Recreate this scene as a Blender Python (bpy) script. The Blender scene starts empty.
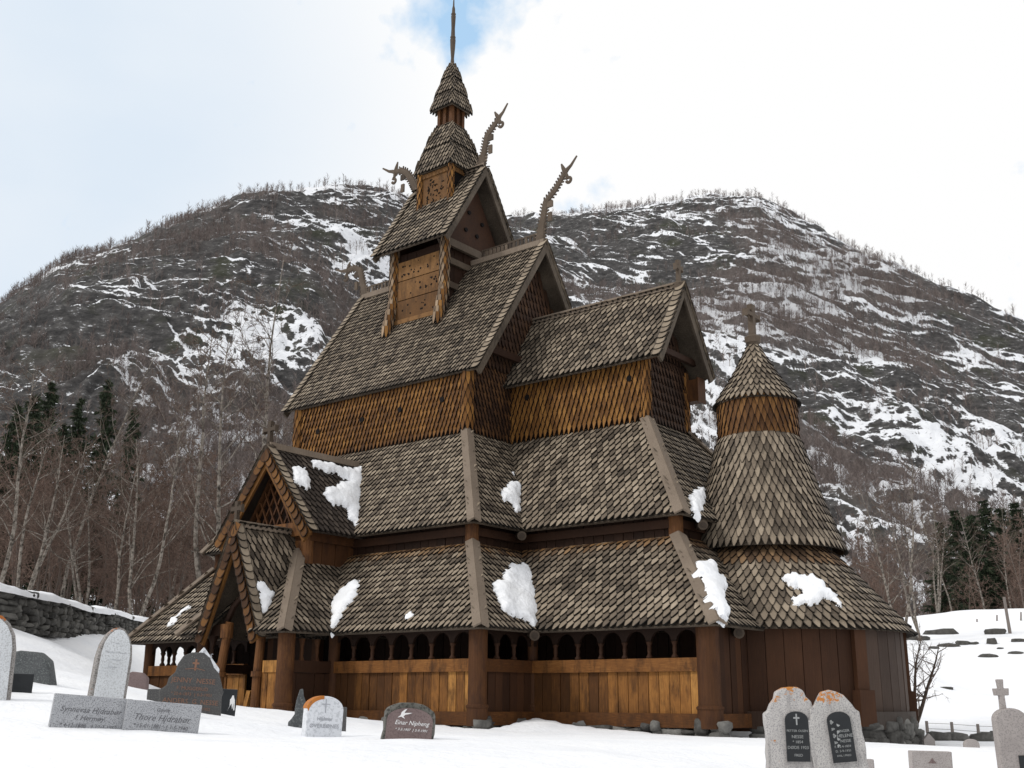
import bpy, math, random
import numpy as np
from mathutils import Vector, Matrix
random.seed(7); np.random.seed(7)
R = math.radians
V = Vector
scene = bpy.context.scene
COL = scene.collection

# ------------------------------------------------------------------ camera
CP = V((22.81, -24.957, 0.0)); YAW, PITCH, ROLL, FOC = .677, .28, .006, 1100.0
F_ = V((-math.sin(YAW)*math.cos(PITCH), math.cos(YAW)*math.cos(PITCH), math.sin(PITCH)))
R_ = V((math.cos(YAW), math.sin(YAW), 0)); U_ = R_.cross(F_)
R2 = R_*math.cos(ROLL)+U_*math.sin(ROLL); U2 = -R_*math.sin(ROLL)+U_*math.cos(ROLL)
cam = bpy.data.cameras.new('camera'); co = bpy.data.objects.new('camera', cam); COL.objects.link(co)
m = Matrix((R2, U2, -F_)).transposed().to_4x4(); m.translation = CP; co.matrix_world = m
cam.sensor_width = 36; cam.sensor_fit = 'HORIZONTAL'; cam.lens = FOC/1024*36
cam.clip_start = .1; cam.clip_end = 9000
scene.camera = co
def ray(u, v): return F_+R2*(u-512)/FOC+U2*(384-v)/FOC
def at(u, v, dist):
    """world point seen in that direction at that horizontal distance"""
    d = ray(u, v); return CP+d*(dist/math.hypot(d.x, d.y))

# ------------------------------------------------------------------ materials
class NT:
    def __init__(s, name):
        s.m = bpy.data.materials.new(name); s.m.use_nodes = True
        s.t = s.m.node_tree; s.b = s.t.nodes['Principled BSDF']
        s.b.inputs['Specular IOR Level'].default_value = .2
    def n(s, typ, **kw):
        o = s.t.nodes.new(typ)
        for k, v in kw.items():
            if k in ('op',): o.operation = v
            elif hasattr(o, k) and k not in ('Scale',): setattr(o, k, v)
        return o
    def l(s, a, b): s.t.links.new(a, b)
    def coord(s, kind='Object', scale=(1, 1, 1), rot=(0, 0, 0)):
        tc = s.n('ShaderNodeTexCoord'); mp = s.n('ShaderNodeMapping')
        mp.inputs['Scale'].default_value = scale; mp.inputs['Rotation'].default_value = rot
        s.l(tc.outputs[kind], mp.inputs['Vector']); return mp.outputs['Vector']
    def noise(s, vec, scale, detail=4, rough=.6, dist=0):
        n = s.n('ShaderNodeTexNoise'); n.inputs['Scale'].default_value = scale
        n.inputs['Detail'].default_value = detail; n.inputs['Roughness'].default_value = rough
        n.inputs['Distortion'].default_value = dist
        s.l(vec, n.inputs['Vector']); return n.outputs['Fac']
    def attr(s, name):
        a = s.n('ShaderNodeAttribute'); a.attribute_name = name; return a.outputs['Fac']
    def ramp(s, fac, stops, interp='LINEAR'):
        r = s.n('ShaderNodeValToRGB'); r.color_ramp.interpolation = interp
        e = r.color_ramp.elements
        while len(e) < len(stops): e.new(.5)
        for el, (p, c) in zip(e, stops):
            el.position = p; el.color = (c[0], c[1], c[2], 1) if not isinstance(c, (int, float)) else (c, c, c, 1)
        s.l(fac, r.inputs['Fac']); return r.outputs['Color']
    def math(s, op, a, b=None, clamp=False):
        n = s.n('ShaderNodeMath'); n.operation = op; n.use_clamp = clamp
        for i, x in enumerate((a, b)):
            if x is None: continue
            if isinstance(x, (int, float)): n.inputs[i].default_value = x
            else: s.l(x, n.inputs[i])
        return n.outputs[0]
    def mix(s, fac, a, b, mode='MIX'):
        n = s.n('ShaderNodeMix'); n.data_type = 'RGBA'; n.blend_type = mode
        for i, x in ((0, fac), (6, a), (7, b)):
            if isinstance(x, (int, float)): n.inputs[i].default_value = x
            elif isinstance(x, tuple): n.inputs[i].default_value = (*x, 1)
            else: s.l(x, n.inputs[i])
        return n.outputs[2]
    def bump(s, h, strength=.3, dist=.02):
        b = s.n('ShaderNodeBump'); b.inputs['Strength'].default_value = strength; b.inputs['Distance'].default_value = dist
        s.l(h, b.inputs['Height']); s.l(b.outputs['Normal'], s.b.inputs['Normal'])
    def done(s, col, rough=.8):
        s.l(col, s.b.inputs['Base Color']); s.b.inputs['Roughness'].default_value = rough; return s.m

def wood(name, stops, tar=None, grain=(9, 9, 1.2), rough=.72, grainamt=.45, patch=None):
    """stops: colours over a 0..1 tone; tar: stops used where sheltered timber still holds its tar and where shade is painted in"""
    t = NT(name); tone = t.attr('tone')
    g = t.noise(t.coord('Object', grain), 6, 5, .65)
    big = t.noise(t.coord('Object', (1, 1, 1)), 1.3, 3, .6)
    f = t.math('ADD', t.math('MULTIPLY', tone, .62), t.math('MULTIPLY', g, grainamt))
    f = t.math('ADD', f, t.math('MULTIPLY', t.math('SUBTRACT', big, .5), .35), True)
    c = t.ramp(f, stops)
    if tar:
        c2 = t.ramp(f, tar); sh = t.attr('shelter_shade')
        w = t.math('MULTIPLY', sh, t.math('ADD', g, .5), True)
        c = t.mix(w, c, c2)
    if patch:
        pn = t.noise(t.coord('Object', (2.2, 2.2, .7)), 2.2, 5, .7)
        pm = t.ramp(pn, [(.46, 0.), (.68, .9)])
        c = t.mix(pm, c, patch)
    t.bump(g, .35, .01)
    return t.done(c, rough)

GREY = [(.0, (.005, .0045, .0035)), (.22, (.040, .031, .023)), (.45, (.138, .109, .081)), (.70, (.262, .213, .158)), (1., (.42, .35, .27))]
TAR = [(.0, (.006, .003, .002)), (.33, (.044, .018, .006)), (.60, (.150, .065, .015)), (1., (.37, .185, .048))]
DARK = [(.0, (.006, .003, .002)), (.5, (.028, .012, .006)), (1., (.09, .037, .015))]  # tones lowered so the shade under the eaves sits in the colour
M = {}
M['shingle'] = wood('weathered_shingle', GREY, TAR)
M['wetshingle'] = wood('wet_shingle', [(0, (.012, .009, .007)), (.5, (.05, .038, .030)), (1, (.15, .12, .095))], TAR)
M['tarshingle'] = wood('tarred_shingle', TAR, [(0, (.012, .006, .004)), (.5, (.05, .025, .014)), (1, (.12, .07, .04))])
M['rail'] = wood('tarred_rail', [(0, (.016, .007, .003)), (.4, (.072, .027, .008)), (.7, (.17, .069, .018)), (1, (.32, .15, .045))], grain=(.8, .8, 9), grainamt=.6, patch=(.045, .019, .007))
M['greyboard'] = wood('grey_board', [(0, (.030, .023, .018)), (.45, (.115, .088, .066)), (1, (.28, .225, .175))], TAR, grainamt=.6)
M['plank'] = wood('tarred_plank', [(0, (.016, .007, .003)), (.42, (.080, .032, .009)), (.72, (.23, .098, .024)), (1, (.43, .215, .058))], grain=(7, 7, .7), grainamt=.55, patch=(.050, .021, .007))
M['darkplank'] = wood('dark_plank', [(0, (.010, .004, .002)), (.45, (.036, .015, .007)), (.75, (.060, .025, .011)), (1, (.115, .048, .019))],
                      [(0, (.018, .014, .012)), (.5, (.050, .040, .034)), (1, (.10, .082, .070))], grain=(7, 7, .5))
M['dark'] = wood('dark_timber', DARK)
M['post'] = wood('tarred_post', [(0, (.014, .006, .003)), (.5, (.070, .028, .010)), (1, (.22, .095, .030))], grain=(7, 7, .6), patch=(.035, .014, .007))
M['carve'] = wood('carved_timber', [(0, (.018, .013, .010)), (.5, (.070, .052, .038)), (1, (.20, .155, .115))], TAR, grain=(9, 9, 4))
M['panel'] = wood('carved_panel', [(0, (.030, .014, .006)), (.5, (.115, .054, .018)), (1, (.30, .16, .06))], grain=(2, 2, 9), patch=(.06, .030, .012))

def snow_mat():
    t = NT('snow'); v = t.coord('Object'); n1 = t.noise(v, .7, 5, .6); n2 = t.noise(v, 9, 4, .6)
    c = t.ramp(n1, [(.3, (.80, .82, .86)), (.7, (.88, .89, .91))])
    t.bump(t.math('ADD', t.math('MULTIPLY', n1, 3.), t.math('MULTIPLY', n2, .6)), .5, .08)
    return t.done(c, .6)
M['snow'] = snow_mat()

def stone_mat(name, c1, c2, speck=None, sscale=60, lichen=None, edge=None, lscale=3., lth=.62, extra=None, shift=0.):
    t = NT(name); v = t.coord('Object'); v2 = v
    if shift:
        ad = t.n('ShaderNodeVectorMath'); ad.operation = 'ADD'; ad.inputs[1].default_value = (shift, shift, shift); t.l(v, ad.inputs[0]); v2 = ad.outputs[0]
    a = t.noise(v, 2.5, 5, .65); b = t.noise(v, sscale, 3, .7)
    c = t.ramp(a, [(.3, c1), (.7, c2)])
    if speck: c = t.mix(t.ramp(b, [(.50, 0.), (.60, 1.)]), c, speck)
    if extra:
        ex = t.noise(t.coord('Object', (4, 4, .5)), 5, 4, .7); c = t.mix(t.math('MULTIPLY', t.ramp(ex, [(.5, 0.), (.7, 1.)]), .6), c, extra)
    if lichen:
        l = t.noise(v2, lscale, 5, .75)
        if edge is not None:
            geo = t.n('ShaderNodeSeparateXYZ'); t.l(t.coord('Object'), geo.inputs[0])
            h = t.math('MULTIPLY', t.math('SUBTRACT', geo.outputs[2], edge), 1.1)
            l = t.math('ADD', l, t.math('MAXIMUM', h, -.05))
        c = t.mix(t.ramp(l, [(lth, 0.), (lth+.03, 1.)]), c, lichen)
    t.bump(b, .25, .01); return t.done(c, .75)
M['granite'] = stone_mat('granite', (.34, .35, .37), (.42, .43, .45), (.15, .15, .16), 110)
M['palestone'] = stone_mat('pale_marble', (.50, .52, .54), (.64, .66, .68), (.40, .41, .42), 60, (.28, .09, .05), None, 9., .70)
M['whitestone'] = stone_mat('white_marble', (.60, .62, .66), (.70, .72, .75), (.5, .52, .55), 30)
M['rimstone'] = stone_mat('lichen_rim_stone', (.22, .21, .20), (.34, .32, .31), (.12, .11, .10), 70, (.36, .12, .03), .92, 4., .60)
M['rust'] = stone_mat('rust_lichen', (.40, .14, .03), (.48, .19, .04), (.30, .12, .05), 20)
M['slate'] = stone_mat('dark_slate', (.055, .055, .058), (.085, .083, .082), (.11, .11, .105), 60, (.22, .225, .21), 1.02, 22., .62)
M['blackstone'] = stone_mat('polished_black_stone', (.016, .018, .020), (.028, .030, .033)); M['blackstone'].node_tree.nodes['Principled BSDF'].inputs['Roughness'].default_value = .3
M['obelisk'] = stone_mat('lichened_grey_stone', (.05, .055, .058), (.10, .105, .108), (.13, .14, .14), 50, (.26, .28, .28), None, 14., .64)
M['brownstone'] = stone_mat('red_brown_stone', (.16, .118, .115), (.205, .155, .148), (.13, .095, .095), 70)
M['brownrough'] = stone_mat('rough_brown_rim', (.085, .085, .075), (.17, .165, .15), (.05, .05, .045), 24)
M['lichenstone'] = stone_mat('orange_lichened_stone', (.36, .345, .335), (.50, .48, .465), (.24, .235, .24), 95, (.42, .175, .045), .76, 12., .61, (.20, .19, .19))
M['lichenstone2'] = stone_mat('orange_lichened_stone_two', (.34, .33, .32), (.48, .465, .45), (.22, .215, .22), 90, (.42, .165, .04), .74, 10., .615, (.20, .19, .19), 7.3)
M['plainpink'] = stone_mat('pinkish_plain_stone', (.26, .235, .225), (.36, .33, .315), (.22, .20, .195), 60)
M['pinkstone'] = stone_mat('pinkish_stone', (.30, .275, .265), (.40, .37, .355), (.25, .225, .22), 80, (.33, .19, .12), .95, 6., .66)
M['gilt'] = (lambda t: (t.b.inputs['Base Color'].__setattr__('default_value', (.23, .125, .085, 1)), t.m)[1])(NT('faded_gilt'))
M['ink'] = (lambda t: (t.b.inputs['Base Color'].__setattr__('default_value', (.12, .12, .13, 1)), t.m)[1])(NT('dark_lettering'))
M['faint'] = (lambda t: (t.b.inputs['Base Color'].__setattr__('default_value', (.34, .35, .38, 1)), t.m)[1])(NT('faint_lettering'))
M['whiteink'] = (lambda t: (t.b.inputs['Base Color'].__setattr__('default_value', (.72, .72, .72, 1)), t.m)[1])(NT('white_lettering'))
M['greyink'] = (lambda t: (t.b.inputs['Base Color'].__setattr__('default_value', (.27, .28, .28, 1)), t.m)[1])(NT('silver_lettering'))

def rock_mat(name, a=(.028, .026, .024), b=(.26, .255, .24)):
    t = NT(name); v = t.coord('Object'); tone = t.attr('tone'); n = t.noise(v, 5, 6, .7); n2 = t.noise(v, 2, 3, .6)
    f = t.math('ADD', t.math('MULTIPLY', tone, .4), t.math('MULTIPLY', n, .7), True)
    c = t.ramp(f, [(.25, a), (.55, tuple((x+y)/2.6 for x, y in zip(a, b))), (.9, b)])
    t.bump(n, .8, .05); return t.done(c, .9)
M['rock'] = rock_mat('field_stone')
M['darkrock'] = rock_mat('dark_rock', (.020, .019, .018), (.20, .195, .18))

def birch_mat():
    t = NT('birch_bark'); v = t.coord('Object', (1, 1, 1.0)); n = t.noise(v, 5.5, 4, .7)
    c = t.ramp(n, [(.36, (.030, .024, .020)), (.50, (.17, .148, .125)), (.80, (.38, .345, .31))]); return t.done(c, .8)
M['birch'] = birch_mat()
def flat(name, stops, sc=2.):
    t = NT(name); n = t.noise(t.coord('Object'), sc, 4, .6); tone = t.attr('tone')
    f = t.math('ADD', t.math('MULTIPLY', tone, .6), t.math('MULTIPLY', n, .4), True)
    return t.done(t.ramp(f, stops), .9)
M['twig'] = flat('brown_twigs', [(.15, (.045, .031, .025)), (.6, (.115, .082, .066)), (1, (.19, .15, .12))])
M['woodtwig'] = flat('woodland_twigs', [(.1, (.045, .032, .025)), (.55, (.138, .093, .074)), (.9, (.195, .143, .118)), (1, (.25, .21, .18))], .3)
M['hilltwig'] = flat('hillside_twigs', [(.1, (.10, .080, .074)), (.6, (.17, .140, .130)), (1, (.25, .215, .20))], .02)
M['darkbirch'] = flat('grey_brown_bark', [(0, (.05, .038, .031)), (.7, (.13, .105, .09)), (1, (.24, .20, .175))], 3.)
M['needle'] = flat('spruce_needles', [(.1, (.012, .017, .011)), (.6, (.030, .043, .024)), (1, (.055, .068, .036))])
M['bark'] = flat('dark_bark', [(.1, (.03, .022, .016)), (1, (.09, .065, .05))])
M['wire'] = flat('wire', [(0, (.09, .085, .08)), (1, (.14, .13, .13))])
M['greypole'] = flat('grey_pole', [(0, (.13, .11, .10)), (1, (.26, .23, .21))])

# ------------------------------------------------------------------ mesh builder
class MB:
    def __init__(s, tone=None): s.v = []; s.f = []; s.t = []; s.s = []; s.tone = tone; s.sh = 0.
    def add(s, vs, fs, tone=None, sh=None):
        o = len(s.v); s.v += [tuple(x) for x in vs]
        if tone is None: tone = s.tone if s.tone is not None else random.random()
        if sh is None: sh = s.sh
        for f in fs: s.f.append([o+i for i in f]); s.t.append(tone); s.s.append(sh)
        return s
    def box(s, c, size, ax=None, tone=None, sh=None):
        c = V(c); ax = ax or (V((1, 0, 0)), V((0, 1, 0)), V((0, 0, 1))); h = [x/2 for x in size]; vs = []
        for dz in (-1, 1):
            for dy in (-1, 1):
                for dx in (-1, 1): vs.append(c+ax[0]*h[0]*dx+ax[1]*h[1]*dy+ax[2]*h[2]*dz)
        return s.add(vs, [(0, 2, 3, 1), (4, 5, 7, 6), (0, 1, 5, 4), (2, 6, 7, 3), (0, 4, 6, 2), (1, 3, 7, 5)], tone, sh)
    def beam(s, a, b, w, h, up=(0, 0, 1), tone=None, sh=None):
        a, b = V(a), V(b); d = (b-a); L = d.length; d /= L; up = V(up); x = d.cross(up)
        x = x.normalized() if x.length > 1e-4 else V((1, 0, 0)); z = x.cross(d).normalized()
        return s.box((a+b)/2, (w, L, h), (x, d, z), tone, sh)
    def prism(s, pts, o, ax, ay, th, tone=None, sh=None):
        """2-D outline in plane (ax,ay) at o, thickness th along ax x ay, centred"""
        o, ax, ay = V(o), V(ax), V(ay); n = ax.cross(ay).normalized(); k = len(pts)
        vs = [o+ax*p[0]+ay*p[1]+n*th/2 for p in pts]+[o+ax*p[0]+ay*p[1]-n*th/2 for p in pts]
        return s.add(vs, [tuple(range(k)), tuple(range(2*k-1, k-1, -1))]+[(i, i+k, (i+1) % k+k, (i+1) % k) for i in range(k)], tone, sh)
    def tube(s, pts, rad, n=8, tone=None, cap=True, sh=None, flat=1., tone_per=None):
        pts = [V(p) for p in pts]; k = len(pts); vs = []; fs = []; x = None
        for i, p in enumerate(pts):
            d = (pts[min(i+1, k-1)]-pts[max(i-1, 0)]).normalized()
            if x is None: x = d.cross(V((0, 0, 1))) if abs(d.z) < .95 else d.cross(V((1, 0, 0)))
            x = (x-d*x.dot(d)).normalized(); y = d.cross(x)
            for j in range(n):
                a = 2*math.pi*j/n; vs.append(p+(x*math.cos(a)*flat+y*math.sin(a))*rad[i])
        for i in range(k-1):
            for j in range(n): fs.append((i*n+j, i*n+(j+1) % n, (i+1)*n+(j+1) % n, (i+1)*n+j))
        if cap: fs += [tuple(range(n-1, -1, -1)), tuple((k-1)*n+j for j in range(n))]
        return s.add(vs, fs, tone, sh)
    def lathe(s, c, prof, n=16, tone=None, sh=None):
        c = V(c); return s.tube([c+V((0, 0, z)) for r, z in prof], [r for r, z in prof], n, tone, True, sh)
    def build(s, name, mat, parent=None, smooth=False, loc=None, bevel=0):
        me = bpy.data.meshes.new(name)
        off = V(loc) if loc is not None else (V(parent['_w']) if parent is not None and '_w' in parent else V((0, 0, 0)))
        vs = np.array(s.v, dtype=float)-np.array(off) if s.v else np.zeros((0, 3))
        me.from_pydata(vs.tolist(), [], s.f)
        a = me.attributes.new('tone', 'FLOAT', 'FACE'); a.data.foreach_set('value', s.t)
        a = me.attributes.new('shelter_shade', 'FLOAT', 'FACE'); a.data.foreach_set('value', s.s)
        if smooth: me.polygons.foreach_set('use_smooth', [True]*len(me.polygons))
        me.materials.append(mat); o = bpy.data.objects.new(name, me); COL.objects.link(o)
        if parent is not None: o.parent = parent; o['_w'] = list(off)
        else: o.location = off; o['_w'] = list(off)
        if bevel:
            b = o.modifiers.new('bevel', 'BEVEL'); b.width = bevel; b.segments = 2; b.limit_method = 'ANGLE'
        return o

def tag(o, label=None, cat=None, group=None, kind=None):
    if label: o['label'] = label
    if cat: o['category'] = cat
    if group: o['group'] = group
    if kind: o['kind'] = kind
    return o
def empty(name, loc, label, cat, group=None, rz=0, local=False):
    o = bpy.data.objects.new(name, None); COL.objects.link(o); o.location = loc; o.rotation_euler = (0, 0, rz); o.empty_display_size = .3
    o['_w'] = [0, 0, 0] if local else list(loc)
    return tag(o, label, cat, group)

# ------------------------------------------------------------------ shingles
def one_shingle(mb, o, S, T, N, w, L, e, point, th, tone, sh):
    """o tip centre; T up slope"""
    h0, h1 = .012, .012+th*1.9
    if point == 'round': out = [(-.5, .55*e), (-.40, .16*e), (-.15, 0), (.15, 0), (.40, .16*e), (.5, .55*e)]
    elif point == 'sharp': out = [(-.5, 1.0*e), (-.27, .52*e), (-.04, 0), (.04, 0), (.27, .52*e), (.5, 1.0*e)]
    else: out = [(-.5, .95*e), (-.34, .45*e), (-.11, .02*e), (.11, 0), (.34, .45*e), (.5, .95*e)]
    jt = random.uniform(-.006, .010)
    top = [(-.5, L)]+out+[(.5, L)]
    vs = []
    for a, b in top: vs.append(o+S*(a*w)+T*b+N*(h0+(h1-h0)*(1-b/L)+jt*(1-b/L)))
    k = len(out)
    for a, b in out: vs.append(o+S*(a*w)+T*b+N*(h0+(h1-h0)*(1-b/L)+jt*(1-b/L)-th))
    fs = [tuple(range(len(top)))]+[(i+1, i+len(top), i+1+len(top), i+2) for i in range(k-1)]
    # rim along the exposed edge: dirt, plus gap shade put into its tone
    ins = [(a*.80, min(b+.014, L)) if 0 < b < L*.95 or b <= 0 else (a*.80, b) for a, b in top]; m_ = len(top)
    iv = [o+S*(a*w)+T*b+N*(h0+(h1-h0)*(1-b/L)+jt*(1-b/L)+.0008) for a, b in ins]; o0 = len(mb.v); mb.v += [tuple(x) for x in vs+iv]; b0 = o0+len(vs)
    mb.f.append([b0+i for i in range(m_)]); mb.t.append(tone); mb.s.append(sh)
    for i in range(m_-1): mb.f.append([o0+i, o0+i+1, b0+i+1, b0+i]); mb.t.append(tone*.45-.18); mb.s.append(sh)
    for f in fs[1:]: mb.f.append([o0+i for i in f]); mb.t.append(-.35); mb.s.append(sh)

def roof_plane(mb, O, S, T, poly, w=.2, e=.21, point='diamond', th=.044, shelt=None, base=.3, spread=.68, deck=True, clip=.15, seed=0):
    """shingled plane: poly = convex outline in (s,t) metres, T up slope"""
    random.seed(seed+int(abs(O[0]*97+O[1]*31+O[2]*7)*10)); O, S, T = V(O), V(S).normalized(), V(T).normalized(); N = S.cross(T).normalized()
    if deck: mb.prism(poly, O-N*.03, S, T, .05, .1, 0)
    tmax = max(p[1] for p in poly); tmin = min(p[1] for p in poly); k = 0; n = len(poly)
    def span(t):
        t = min(max(t, tmin+1e-4), tmax-1e-4); xs = []
        for i in range(n):
            (x0, y0), (x1, y1) = poly[i], poly[(i+1) % n]
            if (y0-t)*(y1-t) <= 0 and abs(y1-y0) > 1e-9: xs.append(x0+(x1-x0)*(t-y0)/(y1-y0))
        return (min(xs), max(xs)) if xs else (0, 0)
    t = tmin-.05; L = e*2.3
    while t < tmax-.03:
        a, b = span(t+e*.9); s = math.floor(a/w)*w+(k % 2)*w/2-w
        rowt = random.uniform(-.06, .06)
        while s < b+w:
            if a-clip*w <= s <= b+clip*w:
                LL = min(L, tmax+.03-t)
                sh = shelt(s, t, tmax) if shelt else 0
                tone = min(1, max(0, base+spread*(random.random()-.35)+rowt*2))
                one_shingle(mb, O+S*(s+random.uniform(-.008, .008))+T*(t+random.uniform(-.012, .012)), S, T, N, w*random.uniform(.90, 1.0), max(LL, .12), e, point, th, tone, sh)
            s += w
        t += e; k += 1
    return N

def cone_roof(mb, c, r0, z0, r1, z1, w=.2, e=.21, base=.3, spread=.7, shelt=None, point='diamond', a0=0, a1=2*math.pi, deck=True, curve=0.):
    random.seed(int(r0*100)); H = z1-z0; SL = math.hypot(r0-r1, H); n = 72
    rr = lambda t: r0+(r1-r0)*t-curve*math.sin(math.pi*t)
    if deck:
        vs = []; K = 6
        for k in range(K+1):
            t = k/K; vs += [V((c[0]+(rr(t)-.03)*math.cos(2*math.pi*i/n), c[1]+(rr(t)-.03)*math.sin(2*math.pi*i/n), z0+H*t)) for i in range(n)]
        mb.add(vs, [(k*n+i, k*n+(i+1) % n, (k+1)*n+(i+1) % n, (k+1)*n+i) for k in range(K) for i in range(n)], .1, 0)
    L = e*2.2; t = -.04; k = 0; cnt = None
    while t < SL-.04:
        f = max(0, t/SL); r = rr(min(f, 1))
        need = max(6, round(2*math.pi*r/w))
        if cnt is None or need < cnt*.80: cnt = need
        ww = 2*math.pi*r/cnt
        for i in range(cnt):
            a = 2*math.pi*(i+(k % 2)/2)/cnt+random.uniform(-.05, .05)*ww/max(r, .3)
            ca, sa = math.cos(a), math.sin(a); S = V((-sa, ca, 0))
            f2 = min(1, f+.06); dr = (rr(f2)-rr(max(0, f2-.12)))/.12 if f2 > .06 else (r1-r0)
            T = V((ca*dr, sa*dr, H)).normalized(); N = S.cross(T).normalized()
            o = V((c[0]+r*ca, c[1]+r*sa, z0+H*t/SL))
            sh = shelt(a, t, SL) if shelt else 0
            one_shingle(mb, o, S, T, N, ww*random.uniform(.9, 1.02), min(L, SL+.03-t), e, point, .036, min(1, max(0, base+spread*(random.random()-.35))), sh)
        t += e; k += 1

def hip_roof(mb, corner_lo, corner_hi_a, other_lo, other_hi, **kw):
    """plane through eave points lo0,lo1 and ridge points hi1,hi0"""
    lo0, lo1, hi1, hi0 = [V(p) for p in (corner_lo, other_lo, other_hi, corner_hi_a)]
    S = (lo1-lo0).normalized(); N = S.cross(hi0-lo0).normalized()
    if N.z < 0: lo0, lo1, hi0, hi1 = lo1, lo0, hi1, hi0; S = -S; N = S.cross(hi0-lo0).normalized()
    T = N.cross(S).normalized()
    pl = [((p-lo0).dot(S), (p-lo0).dot(T)) for p in (lo0, lo1, hi1, hi0)]
    return roof_plane(mb, lo0, S, T, pl, **kw)

def hip_board(mb, lo, hi, n1, n2, w=.19, th=.045, tone=None, sh=0):
    """two boards folded over a hip line"""
    lo, hi = V(lo), V(hi); d = (hi-lo).normalized(); lo = lo-d*.06
    for n, s in ((V(n1), 1), (V(n2), -1)):
        side = d.cross(n).normalized()*s
        if side.dot(V(n2 if s == 1 else n1)) > 0: side = -side
        m1, m2 = V(n1), V(n2); up_ = (m1+m2)*.125/(1+m1.dot(m2))
        c = (lo+hi)/2+up_+side*(w/2-.004)
        mb.box(c, (w, (hi-lo).length, th), (side, d, n), .55 if tone is None else tone+random.uniform(-.08, .08), sh)

# ------------------------------------------------------------------ dimensions of the church (metres)
A, B, C, E_ = 3.50, 2.89, 1.00, 8.09
O1, O2 = 2.19, 3.87
ZB, ZE, ZT, ZAE, ZWT = -.51, 1.49, 3.63, 4.11, 7.04
OT = 1.89                       # offset of the top of the gallery roof
WALL = 3.45                     # offset of the gallery wall
church = empty('stave_church', (0, 0, -.9), 'dark timber stave church with shingled stacked roofs, dragon heads and a round apse', 'church')

def shelt_top(s, t, tm): return max(0., min(.8, (t-tm+.62)*2.2+random.uniform(-.25, .25)))
def corners(off, z): # outline corner points of nave + chancel at an offset
    ow = off*.60   # the west side is shallower
    return dict(SE=V((A+off, -(B+off), z)), SW=V((-(A+ow), -(B+off), z)), NE=V((A+off, B+off, z)), NW=V((-(A+ow), B+off, z)),
                IN=V((A+off, -(C+off), z)), CSE=V((E_+off, -(C+off), z)), CNE=V((E_+off, C+off, z)), INN=V((A+off, C+off, z)))
def tier(name, off_lo, z_lo, off_hi, z_hi, shelt, hipname='corner_board', labels=('', '')):
    lo, hi = corners(off_lo, z_lo), corners(off_hi, z_hi); out = []
    for part, segs in (('nave', (('SW', 'SE'), ('SE', 'IN'), ('INN', 'NE'), ('NE', 'NW'), ('NW', 'SW'))), ('chancel', (('IN', 'CSE'), ('CSE', 'CNE'), ('CNE', 'INN')))):
        mb = MB(); ns = {}
        for a, b in segs: ns[(a, b)] = hip_roof(mb, lo[a], hi[a], lo[b], hi[b], shelt=shelt, seed=3, w=.19 if part == 'chancel' else .165, e=.215, base=.44)
        r = mb.build(name, M['shingle'], church); tag(r, ('grey shingled %s round the ' % labels[0])+part); out.append((r, ns))
    for a, (k1, k2), o in (('SE', (('SW', 'SE'), ('SE', 'IN')), 0), ('CSE', (('IN', 'CSE'), ('CSE', 'CNE')), 1), ('SW', (('NW', 'SW'), ('SW', 'SE')), 0), ('NE', (('INN', 'NE'), ('NE', 'NW')), 0), ('CNE', (('CSE', 'CNE'), ('CNE', 'INN')), 1)):
        mb = MB(); ns = out[o][1]; hip_board(mb, lo[a], hi[a], ns[k1], ns[k2], w=.23 if a == 'CSE' else .2, sh=0)
        d = (hi[a]-lo[a]); p = hi[a]-d*.05
        mb.build(hipname, M['greyboard'], out[o][0])
    return out
tier('gallery_roof', O2, ZE, OT, ZT, shelt_top, labels=('lowest roof',))
tier('aisle_roof', O1, ZAE, 0.0, ZWT+.02, None, labels=('middle roof',))

# aisle wall (inner wall behind the gallery, visible as a dark band under the middle eaves)
mb = MB(); AW = 1.80
oc = corners(AW, 0); order = ['SW', 'SE', 'IN', 'CSE', 'CNE', 'INN', 'NE', 'NW']
def boards(mb, a, b, z0, z1, w, th, tone=(.2, .6), gap=.016, sh=0, grad=False):
    a, b = V(a), V(b); d = b-a; L = d.length; d.normalize(); n = V((d.y, -d.x, 0)); k = max(1, round(L/w)); ww = L/k
    for i in range(k):
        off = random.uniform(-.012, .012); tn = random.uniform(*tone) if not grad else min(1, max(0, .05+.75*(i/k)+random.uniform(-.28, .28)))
        mb.box(a+d*(i+.5)*ww+n*off+V((0, 0, (z0+z1)/2)), (ww-gap, th, z1-z0), (d, n, V((0, 0, 1))), tn, sh)
for i in range(8):
    a, b = oc[order[i]], oc[order[(i+1) % 8]]; d = (b-a).normalized(); n = V((d.y, -d.x, 0))
    boards(mb, a, b, ZB, 4.5, .28, .05, (.05, .35)); 
    mb.beam(a+n*.06+V((0, 0, 3.95)), b+n*.06+V((0, 0, 3.95)), .14, .20, tone=.45)
aw = mb.build('aisle_wall', M['dark'], church)
for k in ('SE', 'CSE', 'SW'): mb = MB(); mb.lathe((oc[k].x, oc[k].y, 3.5), [(.17, 0), (.17, .75)], 14, .6); mb.build('wall_post', M['post'], church)

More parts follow.
